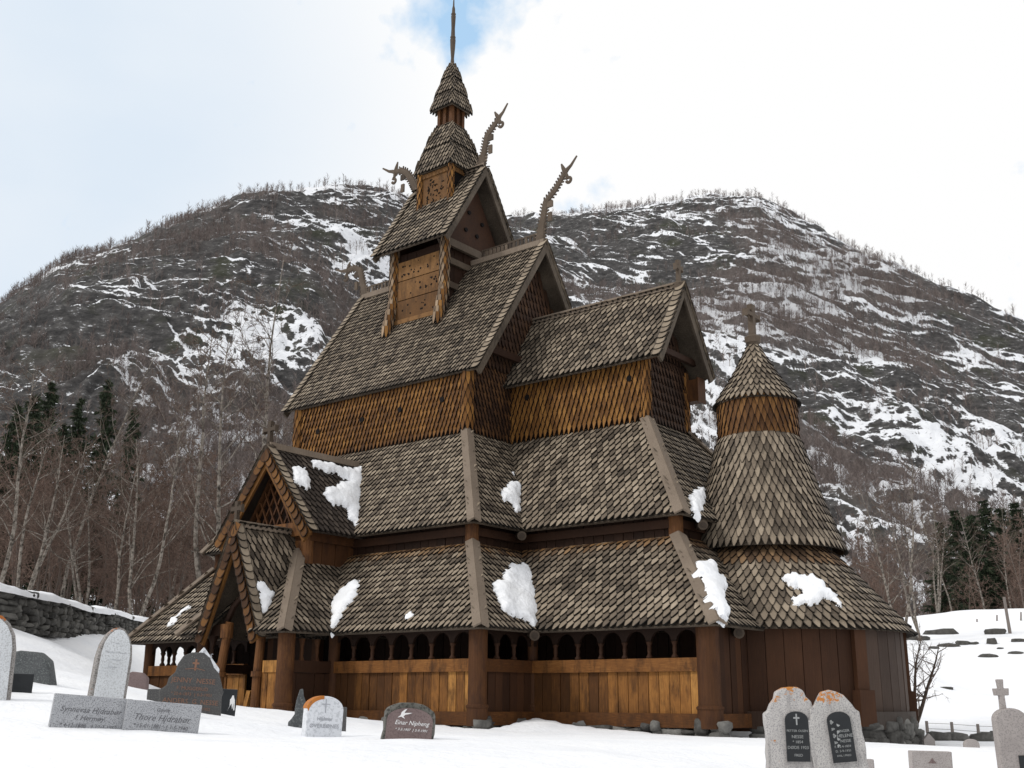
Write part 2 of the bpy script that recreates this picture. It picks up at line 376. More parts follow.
# foundation stones under the sill
def rock_verts(c, size, seed, sub=2):
    rnd = random.Random(seed); import bmesh
    bm = bmesh.new(); bmesh.ops.create_icosphere(bm, subdivisions=sub, radius=.5)
    ang = rnd.uniform(0, 6.28); out = []
    ph = [rnd.uniform(0, 6) for _ in range(6)]
    for v in bm.verts:
        p = v.co.copy(); q = V([math.copysign(abs(x*2)**.62, x)/2 for x in p])
        k = 1+.13*math.sin(5*p.x+ph[0])+.13*math.sin(6*p.y+ph[1])+.12*math.sin(7*p.z+ph[2])+rnd.uniform(-.05, .05)
        q = V((q.x*size[0], q.y*size[1], q.z*size[2]))*k
        out.append(V(c)+q)
    fs = [[v.index for v in f.verts] for f in bm.faces]; bm.free(); return out, fs
mb = MB(); random.seed(5); sd = 0
def stones_along(pts, z0, z1, sz):
    global sd
    for a, b in zip(pts[:-1], pts[1:]):
        a, b = V(a), V(b); d = b-a; L = d.length; d.normalize(); s = 0
        while s < L:
            w = random.uniform(.6, 1.5)*sz; z = z0
            while z < z1:
                h = random.uniform(.14, .24)
                vs, fs = rock_verts((0, 0, 0), (w*1.05, .42, h*1.25), sd); sd += 1
                nn = V((d.y, -d.x, 0)); p = a+d*(s+w/2)+V((0, 0, z+h/2))+nn*random.uniform(-.08, .06)
                mb.add([p+d*v.x+nn*v.y+V((0, 0, v.z)) for v in vs], fs); z += h
            s += w
wc = corners(WALL, 0)
AXC = (10.73, 0.0); AR = 3.01
arc = [(AXC[0]+AR*math.cos(t), AXC[1]+AR*math.sin(t), 0) for t in np.linspace(-1.30, 1.30, 22)]
stones_along([wc['SW'], wc['SE'], wc['IN'], wc['CSE']], -1.15, -.56, .35); mb.build('foundation', M['rock'], church, smooth=True); mb = MB(); stones_along(arc, -1.35, -.54, .38)
mb.build('foundation', M['rock'], church, smooth=True)

# gallery wall : sill, planks, rail, open arcade
def gallery(a, b, col_sp=.62, solid=False, plank=M['plank'], tone=(.15, .95), post_r=(.0, .0), dim=False):
    a, b = V(a), V(b); d = (b-a); L = d.length; d.normalize(); n = V((d.y, -d.x, 0)); up = V((0, 0, 1)); ax = (d, n, up)
    mid = (a+b)/2
    g = MB(); g.box(mid+up*(ZB+.13)-n*.0, (L, .26, .28), ax, .25); sill = g.build('sill_beam', M['rail'], church)
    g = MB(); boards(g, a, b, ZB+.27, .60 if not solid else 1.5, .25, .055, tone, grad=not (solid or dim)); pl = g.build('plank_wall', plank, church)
    if solid: return
    g = MB(); g.box(mid+up*.73+n*.03, (L, .13, .27), ax, .62 if not dim else .12); rail = g.build('railing', M['rail'], church)
    g = MB(); g.box(mid+up*1.66, (L, .2, .24), ax, .2)
    k = max(1, round(L/col_sp)); w = L/k; rr = w/2-.055; zc = 1.18
    for i in range(k):
        c0 = (i+.5)*w
        pts = [(i*w, 1.54), (i*w, zc)]+[(c0-rr*math.cos(t), zc+rr*math.sin(t)) for t in np.linspace(0, math.pi, 10)]+[((i+1)*w, zc), ((i+1)*w, 1.54)]
        q = [V((0, 0, 0))+a+d*x+up*z for x, z in pts]; m_ = len(pts)
        for sgn in (1, -1): # two faces of the spandrel as fans above the arch
            pass
        # spandrels: left and right halves with flat thickness
        half = 2+5
        topm = (c0, 1.54)
        left = [(i*w, 1.54), (i*w, zc)]+[(c0-rr*math.cos(t), zc+rr*math.sin(t)) for t in np.linspace(0, math.pi/2, 7)]+[topm]
        right = [((i+1)*w, 1.54), topm]+[(c0+rr*math.cos(t), zc+rr*math.sin(t)) for t in np.linspace(math.pi/2, 0, 7)]+[((i+1)*w, zc)]
        for pp in (left, right): g.prism(pp, a, d, up, .07, .02)
    ar = g.build('arcade', M['dark'], church)
    for i in range(1, k):
        c = MB(); p = a+d*i*w
        c.lathe((p.x, p.y, .865), [(.075, 0), (.075, .04), (.05, .07), (.038, .10), (.05, .17), (.042, .26), (.065, .31), (.078, .345)], 10, .55)
        c.build('colonnette', M['dark'], ar, smooth=True)
WX = -5.25
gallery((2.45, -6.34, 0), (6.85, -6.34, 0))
gallery((6.95, -6.30, 0), (6.95, -4.50, 0), dim=True, plank=M['darkplank'])  # east-facing returns here and at the chancel: shade put into darker planks
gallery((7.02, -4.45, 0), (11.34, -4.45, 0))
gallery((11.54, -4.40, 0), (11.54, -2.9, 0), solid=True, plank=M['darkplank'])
gallery((WX, 6.34, 0), (WX, -6.34, 0), dim=True)
gallery((6.95, 6.34, 0), (WX, 6.34, 0), dim=True)
gallery((WX+.1, -6.34, 0), (-.9, -6.34, 0), col_sp=.55)
gallery((11.34, 4.45, 0), (6.95, 4.45, 0), dim=True)
gallery((6.95, 4.45, 0), (6.95, 6.34, 0), dim=True)
def corner_post(x, y, r=.22, z1=1.66, name='corner_post', tone=.6):
    g = MB(); z0 = ZB-.02
    g.lathe((x, y, 0), [(r*1.12, z0), (r*1.12, z0+.36), (r*1.2, z0+.38), (r*1.2, z0+.42), (r*1.02, z0+.45), (r, z0+.6), (r, 1.2), (r*1.05, z1)], 20, tone)
    return g.build(name, M['post'], church, smooth=False)
corner_post(6.95, -6.34, .205, tone=.4); corner_post(11.50, -4.45, .235, tone=.35); corner_post(WX, -6.34, .15, tone=.2); corner_post(6.95, -4.40, .12, tone=.3)
# floor inside the gallery
mb = MB(); mb.box((.85, 0, ZB+.12), (12.0, 12.5, .1), tone=.3); mb.box((9.2, 0, ZB+.12), (4.6, 8.7, .1), tone=.3); mb.build('floor', M['dark'], church)

# nave upper wall, chancel upper wall
def shingle_wall(mb, a, b, z0, z1, w=.15, e=.21, **kw):
    a, b = V(a), V(b); L = (b-a).length; roof_plane(mb, (a.x, a.y, z0), b-a, V((0, 0, 1)), [(0, 0), (L, 0), (L, z1-z0), (0, z1-z0)], w=w, e=e, point='sharp', th=.05, **kw)
mb = MB(); zt = 9.0
shingle_wall(mb, (-A, -B, 0), (A, -B, 0), ZWT+.02, zt, base=.50, spread=.42, clip=.4)
shingle_wall(mb, (A, -B, 0), (A, B, 0), ZWT+.02, 9.1, base=.22, spread=.5, shelt=lambda s, t, m: .55, clip=.4)  # east face painted darker, its shade put into the colour
shingle_wall(mb, (A, B, 0), (-A, B, 0), ZWT+.02, zt); shingle_wall(mb, (-A, B, 0), (-A, -B, 0), ZWT+.02, zt)
# east / west gable fields, recess shade put into a darker tone
for sx in (1, -1):
    roof_plane(mb, (sx*A, -B*sx, 9.1), V((0, sx, 0)), V((0, 0, 1)), [(.25, 0), (2*B-.25, 0), (B, 3.85)], w=.17, e=.26, base=.15, spread=.4, shelt=lambda s, t, m: .8)
nw = mb.build('nave_wall', M['tarshingle'], church)
for sx, sy in ((1, -1), (-1, -1), (1, 1), (-1, 1)):
    mb = MB()
    for q in range(7): # shingled corner post
        z = ZWT+.03+q*.215
        for an in range(8):
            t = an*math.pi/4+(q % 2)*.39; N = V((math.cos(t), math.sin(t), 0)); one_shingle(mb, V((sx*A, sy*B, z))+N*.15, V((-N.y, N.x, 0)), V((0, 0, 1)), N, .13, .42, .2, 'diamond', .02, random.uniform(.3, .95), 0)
    mb.build('corner_post', M['tarshingle'], nw)
def porthole(p, nrm, parent, r=.085):
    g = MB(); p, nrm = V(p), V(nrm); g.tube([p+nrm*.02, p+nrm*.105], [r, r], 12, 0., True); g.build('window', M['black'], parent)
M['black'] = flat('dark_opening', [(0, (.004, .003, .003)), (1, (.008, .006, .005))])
for x, z in ((-2.52, 7.93), (-.58, 8.01), (.99, 8.07), (2.63, 8.10)): porthole((x, -B, z), (0, -1, 0), nw)

mb = MB(); ct = 8.95
shingle_wall(mb, (A, -C, 0), (E_, -C, 0), ZWT+.02, ct, w=.165, e=.235, base=.56, spread=.42, clip=.4)
shingle_wall(mb, (E_, -C, 0), (E_, C, 0), ZWT+.02, ct, w=.165, e=.235, base=.12, spread=.25, shelt=lambda s, t, m: .85, clip=.4)  # east wall and its gable below: turned-away shade painted into the tone
shingle_wall(mb, (E_, C, 0), (A, C, 0), ZWT+.02, ct)
roof_plane(mb, (E_, -C, ct), V((0, 1, 0)), V((0, 0, 1)), [(.05, 0), (2*C-.05, 0), (C, 1.5)], w=.17, e=.26, base=.1, spread=.3, shelt=lambda s, t, m: .9)
cw = mb.build('chancel_wall', M['tarshingle'], church)
for sy in (-1, 1):
    mb = MB()
    for q in range(7):
        for an in range(8):
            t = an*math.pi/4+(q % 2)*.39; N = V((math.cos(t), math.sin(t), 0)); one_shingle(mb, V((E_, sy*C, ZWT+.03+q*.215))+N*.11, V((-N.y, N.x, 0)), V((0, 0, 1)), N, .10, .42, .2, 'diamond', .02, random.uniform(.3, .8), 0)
    mb.build('corner_post', M['tarshingle'], cw)
for x, z in ((4.18, 8.31), (7.63, 8.26)): porthole((x, -C, z), (0, -1, 0), cw)
mb = MB(); mb.box((E_+.2, 1.12, 8.25), (.5, .34, .62), tone=.55); mb.box((E_+.47, 1.12, 8.25), (.04, .42, .7), tone=.4); mb.build('bracket', M['post'], cw)

# gable roofs -----------------------------------------------------
def gable_roof(name, axis, c, half, z0, z1, u0, u1, parent, w=.19, e=.21, base=.36, mat=None, verge_ends=(1,), skip=(), crest=None, vmat=None, vsh=0, scale_w=.19, board_h=.26, point='diamond', label=None, label_v=None):
    """axis 'x': ridge along x at y=c from x=u0..u1; axis 'y': ridge along y at x=c"""
    mb = MB(); SLn = math.hypot(half, z1-z0)
    P = (lambda u, k, z: V((u, c+k, z))) if axis == 'x' else (lambda u, k, z: V((c+k, u, z)))
    for sg in (-1, 1):
        if sg in skip: continue
        lo0, lo1 = P(u0, sg*half, z0), P(u1, sg*half, z0); hi = P(u0, 0, z1)
        S = (lo1-lo0).normalized(); T = (hi-lo0).normalized()
        if S.cross(T).z < 0: O = lo1; S = -S
        else: O = lo0
        roof_plane(mb, O, S, T, [(0, 0), (abs(u1-u0), 0), (abs(u1-u0), SLn), (0, SLn)], w=w, e=e, base=base, seed=11, clip=.3, point=point)
    r = mb.build(name, mat or M['shingle'], parent)
    if label: tag(r, label)
    # ridge boards
    g = MB(); a, b = P(u0, 0, z1), P(u1, 0, z1)
    g.beam(a+V((0, 0, .10)), b+V((0, 0, .10)), .12, .17, tone=.6)
    g.build('ridge_board', M['greyboard'], r)
    # verge boards with a row of scale tiles on top
    for end in verge_ends:
        u = u1 if end == 1 else u0; outn = (P(1, 0, 0)-P(0, 0, 0))*end
        for sg in (-1, 1):
            g = MB(); lo, hi = P(u, sg*half, z0), P(u, 0, z1); T = (hi-lo).normalized(); N = P(u, sg, 0)-P(u, 0, 0)
            N = (N-T*N.dot(T)).normalized()
            lo2 = lo-T*.10; sideh = (P(u, sg, 0)-P(u, 0, 0)); zz = V((0, 0, 1)); ca = abs(N.z); bh = board_h if vmat else .19
            kk = lambda q: ((q-P(u, 0, 0)).dot(sideh), q.z)
            o1, i1 = kk(lo2+N*.03), kk(lo2-N*(bh-.03)); o2, i2 = (0.002, z1+.03/max(abs(N.z), .2)), (0.002, z1-(bh-.03)/max(abs(N.z), .2))
            g.prism([o1, i1, i2, o2], P(u, 0, 0)+outn*(.03+.002*sg), sideh, zz, .07, .5 if vmat else .12, vsh)
            k = int((hi-lo2).length/.21)
            for i in range(k):
                o = lo2+T*(i*.21)
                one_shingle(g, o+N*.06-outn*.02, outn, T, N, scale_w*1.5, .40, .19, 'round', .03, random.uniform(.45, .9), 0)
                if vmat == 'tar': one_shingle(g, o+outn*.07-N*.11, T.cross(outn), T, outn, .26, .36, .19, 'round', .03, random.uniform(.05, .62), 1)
            g.build('verge_board', M['shingle'], r)
    return r, P
mr, _ = gable_roof('nave_roof', 'x', 0, B+.178, 8.76, 13.44, -(A+.5), A+.5, church, verge_ends=(1, -1), w=.145, e=.195, label='steep main roof of grey shingles over the nave', board_h=.34)
# carved openwork crest along the main ridge
for x0, x1 in ((-3.75, -1.55), (1.45, 3.75)):
    mb = MB(); mb.box(((x0+x1)/2, 0, 13.86), (x1-x0, .055, .05)); mb.box(((x0+x1)/2, 0, 13.62), (x1-x0, .055, .08))
    for x in np.arange(x0+.08, x1, .16): mb.box((x, 0, 13.74), (.09, .05, .18))
    mb.build('ridge_crest', M['carve'], mr)

cr, _ = gable_roof('chancel_roof', 'x', 0, C+.36, 8.64, 10.92, A-.3, E_+.63, church, w=.185, e=.205, label='smaller steep shingled roof over the chancel', board_h=.34)
# underside beams of chancel gable
mb = MB(); mb.beam((E_+.02, -1.2, 8.75), (E_+.5, -1.2, 8.75), .14, .18); mb.beam((E_+.3, -1.15, 9.05), (E_+.3, 1.15, 9.05), .12, .16); mb.build('tie_beam', M['dark'], cr)
mb = MB(); mb.beam((A+.25, -2.2, 9.55), (A+.25, 2.2, 9.55), .12, .2, tone=.3); mb.build('tie_beam', M['dark'], mr)

# dragons ----------------------------------------------------------
def dragon(pts_neck, base, tip, ear, curl, parent, name='dragon_head'):
    """flat carved head in the ridge plane; points are (x,z)"""
    q = lambda p: V((p[0], 0, p[1])); g = MB(tone=.55)
    n = len(pts_neck); rad = [.15-.055*i/(n-1) for i in range(n)]
    g.tube([q(p) for p in pts_neck], rad, 8, flat=.42)
    for i in range(n-1): # jagged carved crest down both sides of the neck
        a_, b_ = q(pts_neck[i]), q(pts_neck[i+1]); d_ = b_-a_; m_ = max(2, int(d_.length/.10)); D_ = d_.normalized(); X_ = V((D_.z, 0, -D_.x))
        for k in range(m_):
            for s_ in (-1, 1): g.beam(a_+d_*(k/m_)+X_*s_*rad[i]*.6, a_+d_*((k+.55)/m_)+X_*s_*(rad[i]+.045), .05, .03, up=(0, 1, 0), tone=random.random()*.6)
    h = V(q(pts_neck[-1])); t = q(tip); mid = (h+t)/2+V((0, 0, -.04))
    g.tube([h-(t-h)*.05, h+(t-h)*.2, mid, t], [.10, .075, .055, .032], 6, flat=.5)      # long tongue / upper jaw
    g.tube([h, (h+q(ear))/2, q(ear)], [.085, .07, .03], 6, flat=.6)                  # ear / horn
    c = q(curl); dv = c-h                                                             # curled lower jaw
    ring = [c+V((math.cos(a)*.085, 0, math.sin(a)*.085)) for a in np.linspace(2.4, -3.0, 11)]
    g.tube([h, h+dv*.5]+ring, [.07, .065]+[.055]*11, 6, flat=.6)
    body = g
    b0 = q(base); top = q(pts_neck[1])                                                # openwork board at the foot of the neck
    d = body.build(name, M['carve'], parent, smooth=False)
    g = MB(); L = (top-b0).length; T = (top-b0).normalized(); X = V((T.z, 0, -T.x))
    for s in (-1, 1):
        g.beam(b0+X*s*.17, top+X*s*.10, .05, .05)
        k = int(L/.11)
        for i in range(k): g.box(b0+T*(i*.11)+X*s*(.205-.06*i/k), (.07, .06, .05), (X, V((0, 1, 0)), T))
    for i in range(int(L/.2)):
        g.beam(b0+T*(i*.2)-X*.14, b0+T*(i*.2+.16)+X*.14, .045, .05); g.beam(b0+T*(i*.2)+X*.14, b0+T*(i*.2+.16)-X*.14, .045, .05)
    sgn = 1 if tip[0] > base[0] else -1                                               # small square tab
    tb = q(pts_neck[2])+V((sgn*.16, 0, -.12)); g.box(tb, (.22, .06, .2)); g.box(tb-V((0, 0, .42)), (.14, .06, .3))
    g.build('openwork', M['carve'], d)
    return d
dragon([(3.82, 13.4), (3.9, 14.1), (4.05, 14.85), (4.40, 15.14), (4.80, 15.62)], (3.82, 13.4), (5.25, 16.05), (4.66, 15.95), (4.93, 15.33), mr)
dragon([(-3.82, 13.4), (-3.98, 13.95), (-4.18, 14.6), (-4.5, 14.80), (-4.85, 14.75)], (-3.82, 13.4), (-5.45, 14.95), (-4.72, 15.08), (-4.90, 14.48), mr)
def cross_finial(p, h, w, parent, axis='y', t=.09, tone=.55):
    g = MB(tone=tone); p = V(p); ax = V((0, 1, 0)) if axis == 'y' else V((1, 0, 0)); ay = V((1, 0, 0)) if axis == 'y' else V((0, 1, 0)); up = V((0, 0, 1))
    g.lathe(p, [(t*1.3, -.1), (t*1.5, .05), (t*.8, .12)], 8)
    zc = h*.70; pts = lambda: 0
    g.prism([(-t*.5, 0), (t*.5, 0), (t*.45, zc-.05), (w*.42, zc-.05), (w*.5, zc-.10), (w*.5, zc+.10), (w*.42, zc+.05), (t*.45, zc+.05), (t*.6, h), (-t*.6, h), (-t*.45, zc+.05), (-w*.42, zc+.05), (-w*.5, zc+.10), (-w*.5, zc-.10), (-w*.42, zc-.05), (-t*.45, zc-.05)], p, ax, up, t)
    ring = [p+up*zc+ax*math.cos(a)*w*.24+up*math.sin(a)*w*.24 for a in np.linspace(0, 2*math.pi, 15)]
    g.tube(ring, [.028]*15, 6, cap=False)
    return g.build('cross', M['carve'], parent)
cross_finial((8.62, 0, 11.0), .74, .36, cr, t=.11)

# ridge turret -------------------------------------------------------
TX, TY = 1.10, 1.34
mb = MB(tone=.2)
for (a, b) in (((-TX, -TY), (TX, -TY)), ((TX, -TY), (TX, TY)), ((TX, TY), (-TX, TY)), ((-TX, TY), (-TX, -TY))):
    boards(mb, (a[0]*.93, a[1]*.93, 0), (b[0]*.93, b[1]*.93, 0), 11.3, 13.9, .4, .05, (.1, .3))
for sx in (1, -1):
    mb.prism([(-1.5, 13.8), (1.5, 13.8), (0, 16.25)], (sx*(TX+.02), 0, 0), (0, sx, 0), (0, 0, 1), .06, .5)
tr = mb.build('turret', M['dark'], church); tag(tr, 'square ridge turret astride the main roof')
for sy in (-1, 1):
    g = MB(tone=.6); y = sy*(TY-.03)
    for i, z in enumerate((11.95, 12.62, 13.29)): g.box((0, y, z), (2*TX-.2, .07, .64), tone=.45+.15*i)
    g.box((0, y+sy*.02, 11.56), (2*TX-.1, .12, .14), tone=.8)
    pn = g.build('carved_panel', M['panel'], tr); rnd = random.Random(3)
    g = MB(tone=0.)
    for i in range(46): # pierced carving
        x = rnd.uniform(-.85, .85); z = rnd.choice((11.85, 12.05, 12.55, 12.72, 13.2, 13.42))+rnd.uniform(-.09, .09); r_ = rnd.uniform(.018, .04)
        g.tube([(x, y, z), (x, y+sy*.04, z)], [r_, r_*1.1], 6, 0.)
    g.build('hole', M['black'], tr)
g = MB(tone=.5)
for z in (11.75, 12.5, 13.3): g.beam((TX-.02, -TY, z+.0), (TX-.02, TY, z), .1, .2)
g.beam((TX+.1, -1.3, 13.85), (TX+.1, 1.3, 13.85), .12, .25)
g.build('cross_beam', M['carve'], tr)
g = MB(tone=.0)
for (y, z) in ((-.30, 15.2), (.35, 15.0), (-.45, 14.55), (.1, 14.5)): g.tube([(TX+.04, y, z), (TX+.10, y, z)], [.07, .07], 10, 0)
g.build('gable_opening', M['black'], tr)
for sx in (-1, 1):
    for sy in (-1, 1):
        g = MB()
        for q in range(15):
            z = 11.0+q*.2; fl = max(0, .30-(q)*.055) # flared foot
            for an in range(8):
                t = an*math.pi/4+(q % 2)*.39; N = V((math.cos(t), math.sin(t), 0))
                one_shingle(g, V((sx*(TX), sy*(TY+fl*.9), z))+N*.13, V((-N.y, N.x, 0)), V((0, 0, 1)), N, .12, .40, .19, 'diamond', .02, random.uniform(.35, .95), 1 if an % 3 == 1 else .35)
        g.build('turret_post', M['shingle'], tr)
tr1, _ = gable_roof('turret_roof', 'x', 0, TY+.47, 13.84, 16.80, -(TX+.45), TX+.45, tr, verge_ends=(1, -1), w=.20, e=.23, board_h=.3)
for o in list(tr1.children): # keep the tree three levels deep
    o.parent = tr
dragon([(1.36, 16.8), (1.5, 17.35), (1.62, 17.95), (1.92, 18.22), (2.12, 18.42)], (1.34, 16.8), (2.50, 18.85), (1.95, 18.72), (2.22, 18.16), church)
dragon([(-1.5, 16.9), (-1.75, 17.35), (-2.05, 17.75), (-2.35, 17.95), (-2.62, 17.95)], (-1.45, 16.85), (-3.25, 18.30), (-2.50, 18.32), (-2.66, 17.62), church)
# second stage
S2 = .685
mb = MB(tone=.25)
mb.box((0, 0, 16.0), (2*S2-.1, 2*S2-.1, 2.1), tone=.3)
b2 = mb.build('belfry', M['dark'], church)
for nx, ny in ((0, -1), (1, 0), (0, 1), (-1, 0)):
    g = MB(tone=.5); n = V((nx, ny, 0)); t = V((-ny, nx, 0)); 
    if nx <= 0: g.box(n*(S2-.02)+V((0, 0, 16.2)), (2*S2-.25, .05, 1.25), (t, n, V((0, 0, 1))), .5)
    g.box(n*(S2+.0)+V((0, 0, 15.55)), (2*S2-.2, .09, .12), (t, n, V((0, 0, 1))), .8); g.box(n*(S2)+V((0, 0, 16.82)), (2*S2-.2, .09, .16), (t, n, V((0, 0, 1))), .6)
    pn = g.build('carved_panel', M['panel'], b2)
    if nx <= 0:
        g = MB(tone=0.); rnd = random.Random(8)
        for i in range(34): # pierced scrolls between the posts
            x = rnd.uniform(-.36, .36); z = rnd.uniform(15.72, 16.66); a_ = rnd.uniform(0, 3.1); d_ = t*math.cos(a_)+V((0, 0, math.sin(a_))); l_ = rnd.uniform(.03, .09); c_ = n*(S2+.012)+t*x+V((0, 0, z))
            g.box(c_, (l_*1.6, .02, .028), (d_, n, d_.cross(n)), 0.)
        g.build('hole', M['black'], b2)
    else:
        g = MB(tone=0.); g.box(n*(S2-.02)+V((0, 0, 16.2)), (2*S2-.35, .05, 1.1), (t, n, V((0, 0, 1))), 0.); g.build('opening', M['black'], b2)
for sx in (-1, 1):
    for sy in (-1, 1):
        g = MB()
        for q in range(10):
            z = 15.0+q*.2
            for an in range(6):
                t = an*math.pi/3+(q % 2)*.5; N = V((math.cos(t), math.sin(t), 0))
                one_shingle(g, V((sx*S2, sy*S2, z))+N*.08, V((-N.y, N.x, 0)), V((0, 0, 1)), N, .11, .36, .19, 'diamond', .02, random.uniform(.35, .95), 1)
        g.build('turret_post', M['shingle'], b2)
def pyramid(mb, h0, z0, h1, z1, belly=0, w=.15, e=.18, n=3):
    prev = [(h0, z0)]
    for i in range(1, n+1):
        t = i/n; prev.append((h0+(h1-h0)*t+belly*math.sin(math.pi*t), z0+(z1-z0)*t))
    for (a, za), (b, zb) in zip(prev[:-1], prev[1:]):
        for k in range(4):
            an = k*math.pi/2; Rm = Matrix.Rotation(an, 3, 'Z')
            p = [Rm @ V(x) for x in ((-a, -a, za), (a, -a, za), (b, -b, zb), (-b, -b, zb))]
            hip_roof(mb, p[0], p[3], p[1], p[2], w=w, e=e, base=.38, clip=.35)
mb = MB(); pyramid(mb, .80, 16.92, .30, 18.80, .03, n=2); mb.build('belfry_roof', M['shingle'], church)
mb = MB(tone=.3); mb.box((0, 0, 19.0), (.50, .50, 1.2), tone=.25)
for sx in (-1, 0, 1):
    for sy in (-1, 0, 1):
        if sx or sy: mb.box((sx*.27, sy*.27, 19.05), (.12, .12, 1.1), tone=.55)
mb.build('lantern', M['post'], church)
mb = MB(); pyramid(mb, .47, 19.38, .03, 21.27, .025, w=.13, e=.17, n=3); mb.build('spire_roof', M['shingle'], church)
mb = MB(tone=.45)
mb.lathe((0, 0, 0), [(.11, 21.1), (.075, 21.3), (.055, 21.5), (.085, 21.9), (.10, 22.25), (.075, 22.27), (.10, 22.34), (.075, 22.4), (.065, 22.7), (.085, 23.2), (.06, 23.22), (.09, 23.28), (.06, 23.34), (.055, 23.5), (.03, 23.62), (.02, 23.9)], 10)
mb.build('spire', M['carve'], church, smooth=False)

# apse ---------------------------------------------------------------
mb = MB(); mb.lathe((AXC[0], 0, 0), [(AR-.10, ZB), (AR-.10, 1.6)], 40, .1); nb = 24
for i in range(nb):
    t0 = -math.pi/2*.98+math.pi*.98*i/nb; t = t0+math.pi*.98/nb/2; n = V((math.cos(t), math.sin(t), 0)); w = AR*math.pi*.98/nb
    sh = .55 if t > -.50 else 0  # boards past the stave greyer: weathering plus side shade put into the colour
    mb.box(V((AXC[0], 0, .5))+n*(AR-.02+random.uniform(-.012, .015)), (.05, w-.012, 2.2), (n, V((-n.y, n.x, 0)), V((0, 0, 1))), random.uniform(.25, .75), sh)
ap = mb.build('apse_wall', M['darkplank'], church)
mb = MB()
for i in range(40):
    t = -1.55+3.1*(i+.5)/40; n = V((math.cos(t), math.sin(t), 0)); mb.box(V((AXC[0], 0, ZB+.14))+n*(AR+.03), (.22, AR*3.1/40+.03, .36), (n, V((-n.y, n.x, 0)), V((0, 0, 1))), .45+.05*math.sin(i), 1 if t > -.55 else .3)
mb.build('sill_ring', M['darkplank'], ap)
for t in (-.48, .6):
    n = V((math.cos(t), math.sin(t), 0)); tt = V((-n.y, n.x, 0)); mb = MB()
    mb.box(V((AXC[0], 0, .6))+n*(AR+.09), (.12, .30, 2.0), (n, tt, V((0, 0, 1))), .75); mb.box(V((AXC[0], 0, -.12))+n*(AR+.12), (.24, .40, .74), (n, tt, V((0, 0, 1))), .6)
    mb.build('wall_stave', M['darkplank'], ap)
mb = MB(); cone_roof(mb, AXC, 3.30, ZE, 1.50, 3.52, w=.205, e=.225, base=.42, shelt=lambda a, t, L: .6 if t > L-.75 else 0.); tag(mb.build('apse_lower_roof', M['shingle'], church), 'lower conical roof round the apse')
mb = MB(tone=.2); mb.lathe((*AXC, 0), [(1.25, 3.0), (1.25, 3.85)], 40, .3); mb.build('apse_drum', M['dark'], church)
mb = MB(); cone_roof(mb, AXC, 1.90, 3.46, 1.0, 6.30, w=.175, e=.22, base=.40, curve=.07); tag(mb.build('apse_upper_roof', M['shingle'], church), 'upper steep conical roof of the apse')
mb = MB(); cone_roof(mb, AXC, .955, 6.12, .945, 7.35, w=.15, e=.225, base=.50, spread=.5, shelt=lambda a, t, L: .35, point='sharp'); tag(mb.build('apse_turret', M['tarshingle'], church), 'round turret wall clad in brown diamond shingles')
mb = MB(); cone_roof(mb, AXC, 1.05, 7.20, .09, 8.85, w=.15, e=.20, base=.42, curve=.05)
at_roof = mb.build('apse_turret_roof', M['shingle'], church)
mb = MB(tone=.55); mb.lathe((*AXC, 0), [(.16, 8.7), (.13, 8.85), (.16, 8.92), (.11, 9.02), (.06, 9.05)], 12); mb.build('finial', M['carve'], at_roof)
cross_finial((AXC[0], 0, 9.0), .95, .72, at_roof, t=.15)

# log gutter ends in the valleys
for p, d in (((11.72, -3.55, 1.40), (.55, -.75, -.12)), ((10.35, -2.4, 3.92), (.55, -.75, -.10)), ((7.35, -4.9, 1.42), (.6, -.6, -.12)), ((5.68, -3.25, 3.98), (.6, -.6, -.12))):
    g = MB(tone=.35); p = V(p); d = V(d).normalized(); g.tube([p-d*.9, p+d*.22], [.10, .115], 12); g.tube([p+d*.221, p+d*.235], [.07, .07], 10, 0.); g.build('log_gutter', M['carve'], church)

# south porch ----------------------------------------------------------
PXW, PXE, PY = -.80, 2.36, -7.80
porch = MB(tone=.3)
boards(porch, (PXE+.02, PY, 0), (PXE+.02, -6.34, 0), ZB+.27, .58, .28, .05, (.1, .4)); 
porch.box((PXE+.02, (PY-6.34)/2, .73), (.13, 1.46, .27), tone=.25); porch.box((PXE+.02, (PY-6.34)/2, ZB+.13), (.24, 1.46, .28), tone=.3); porch.box((PXE+.02, (PY-6.34)/2, 1.62), (.2, 1.46, .26), tone=.3)
po = porch.build('porch_wall', M['darkplank'], church)
for y in (-7.35, -6.88):
    g = MB(tone=.4); g.lathe((PXE+.02, y, .865), [(.075, 0), (.05, .07), (.038, .10), (.05, .2), (.042, .3), (.078, .5)], 10); g.build('colonnette', M['post'], po)
corner_post(PXE, PY, .20, name='porch_post', tone=.5); corner_post(PXW, PY, .15, name='porch_post', tone=.1); corner_post(2.40, -6.34, .14, name='porch_post', tone=.3)
g = MB(); g.box((1.92, PY, .73), (.6, .12, .27), tone=.95); boards(g, (1.58, PY, 0), (2.2, PY, 0), ZB+.27, .6, .2, .05, (.7, 1.)); g.box((1.9, PY, ZB+.14), (.9, .26, .30), tone=.8)
g.build('porch_railing', M['plank'], church)
g = MB(); g.box((-.35, PY, .70), (.75, .12, .25), tone=.6); boards(g, (-.72, PY, 0), (.02, PY, 0), ZB+.3, .58, .22, .05, (.45, .8)); g.box((-.35, PY, ZB+.14), (.75, .24, .3), tone=.5)
g.build('porch_railing', M['plank'], church)
for x0, x1 in ((-.75, .0), (1.62, 2.2)): g = MB(tone=.3); g.box(((x0+x1)/2, PY, 1.62), (x1-x0, .2, .26), tone=.2); g.build('wall_plate', M['dark'], church)
g = MB(); g.box((PXW, (PY-6.34)/2, 1.62), (.2, 1.46, .26), tone=.2); g.box((PXW, (PY-6.34)/2, .72), (.12, 1.46, .22), tone=.3)
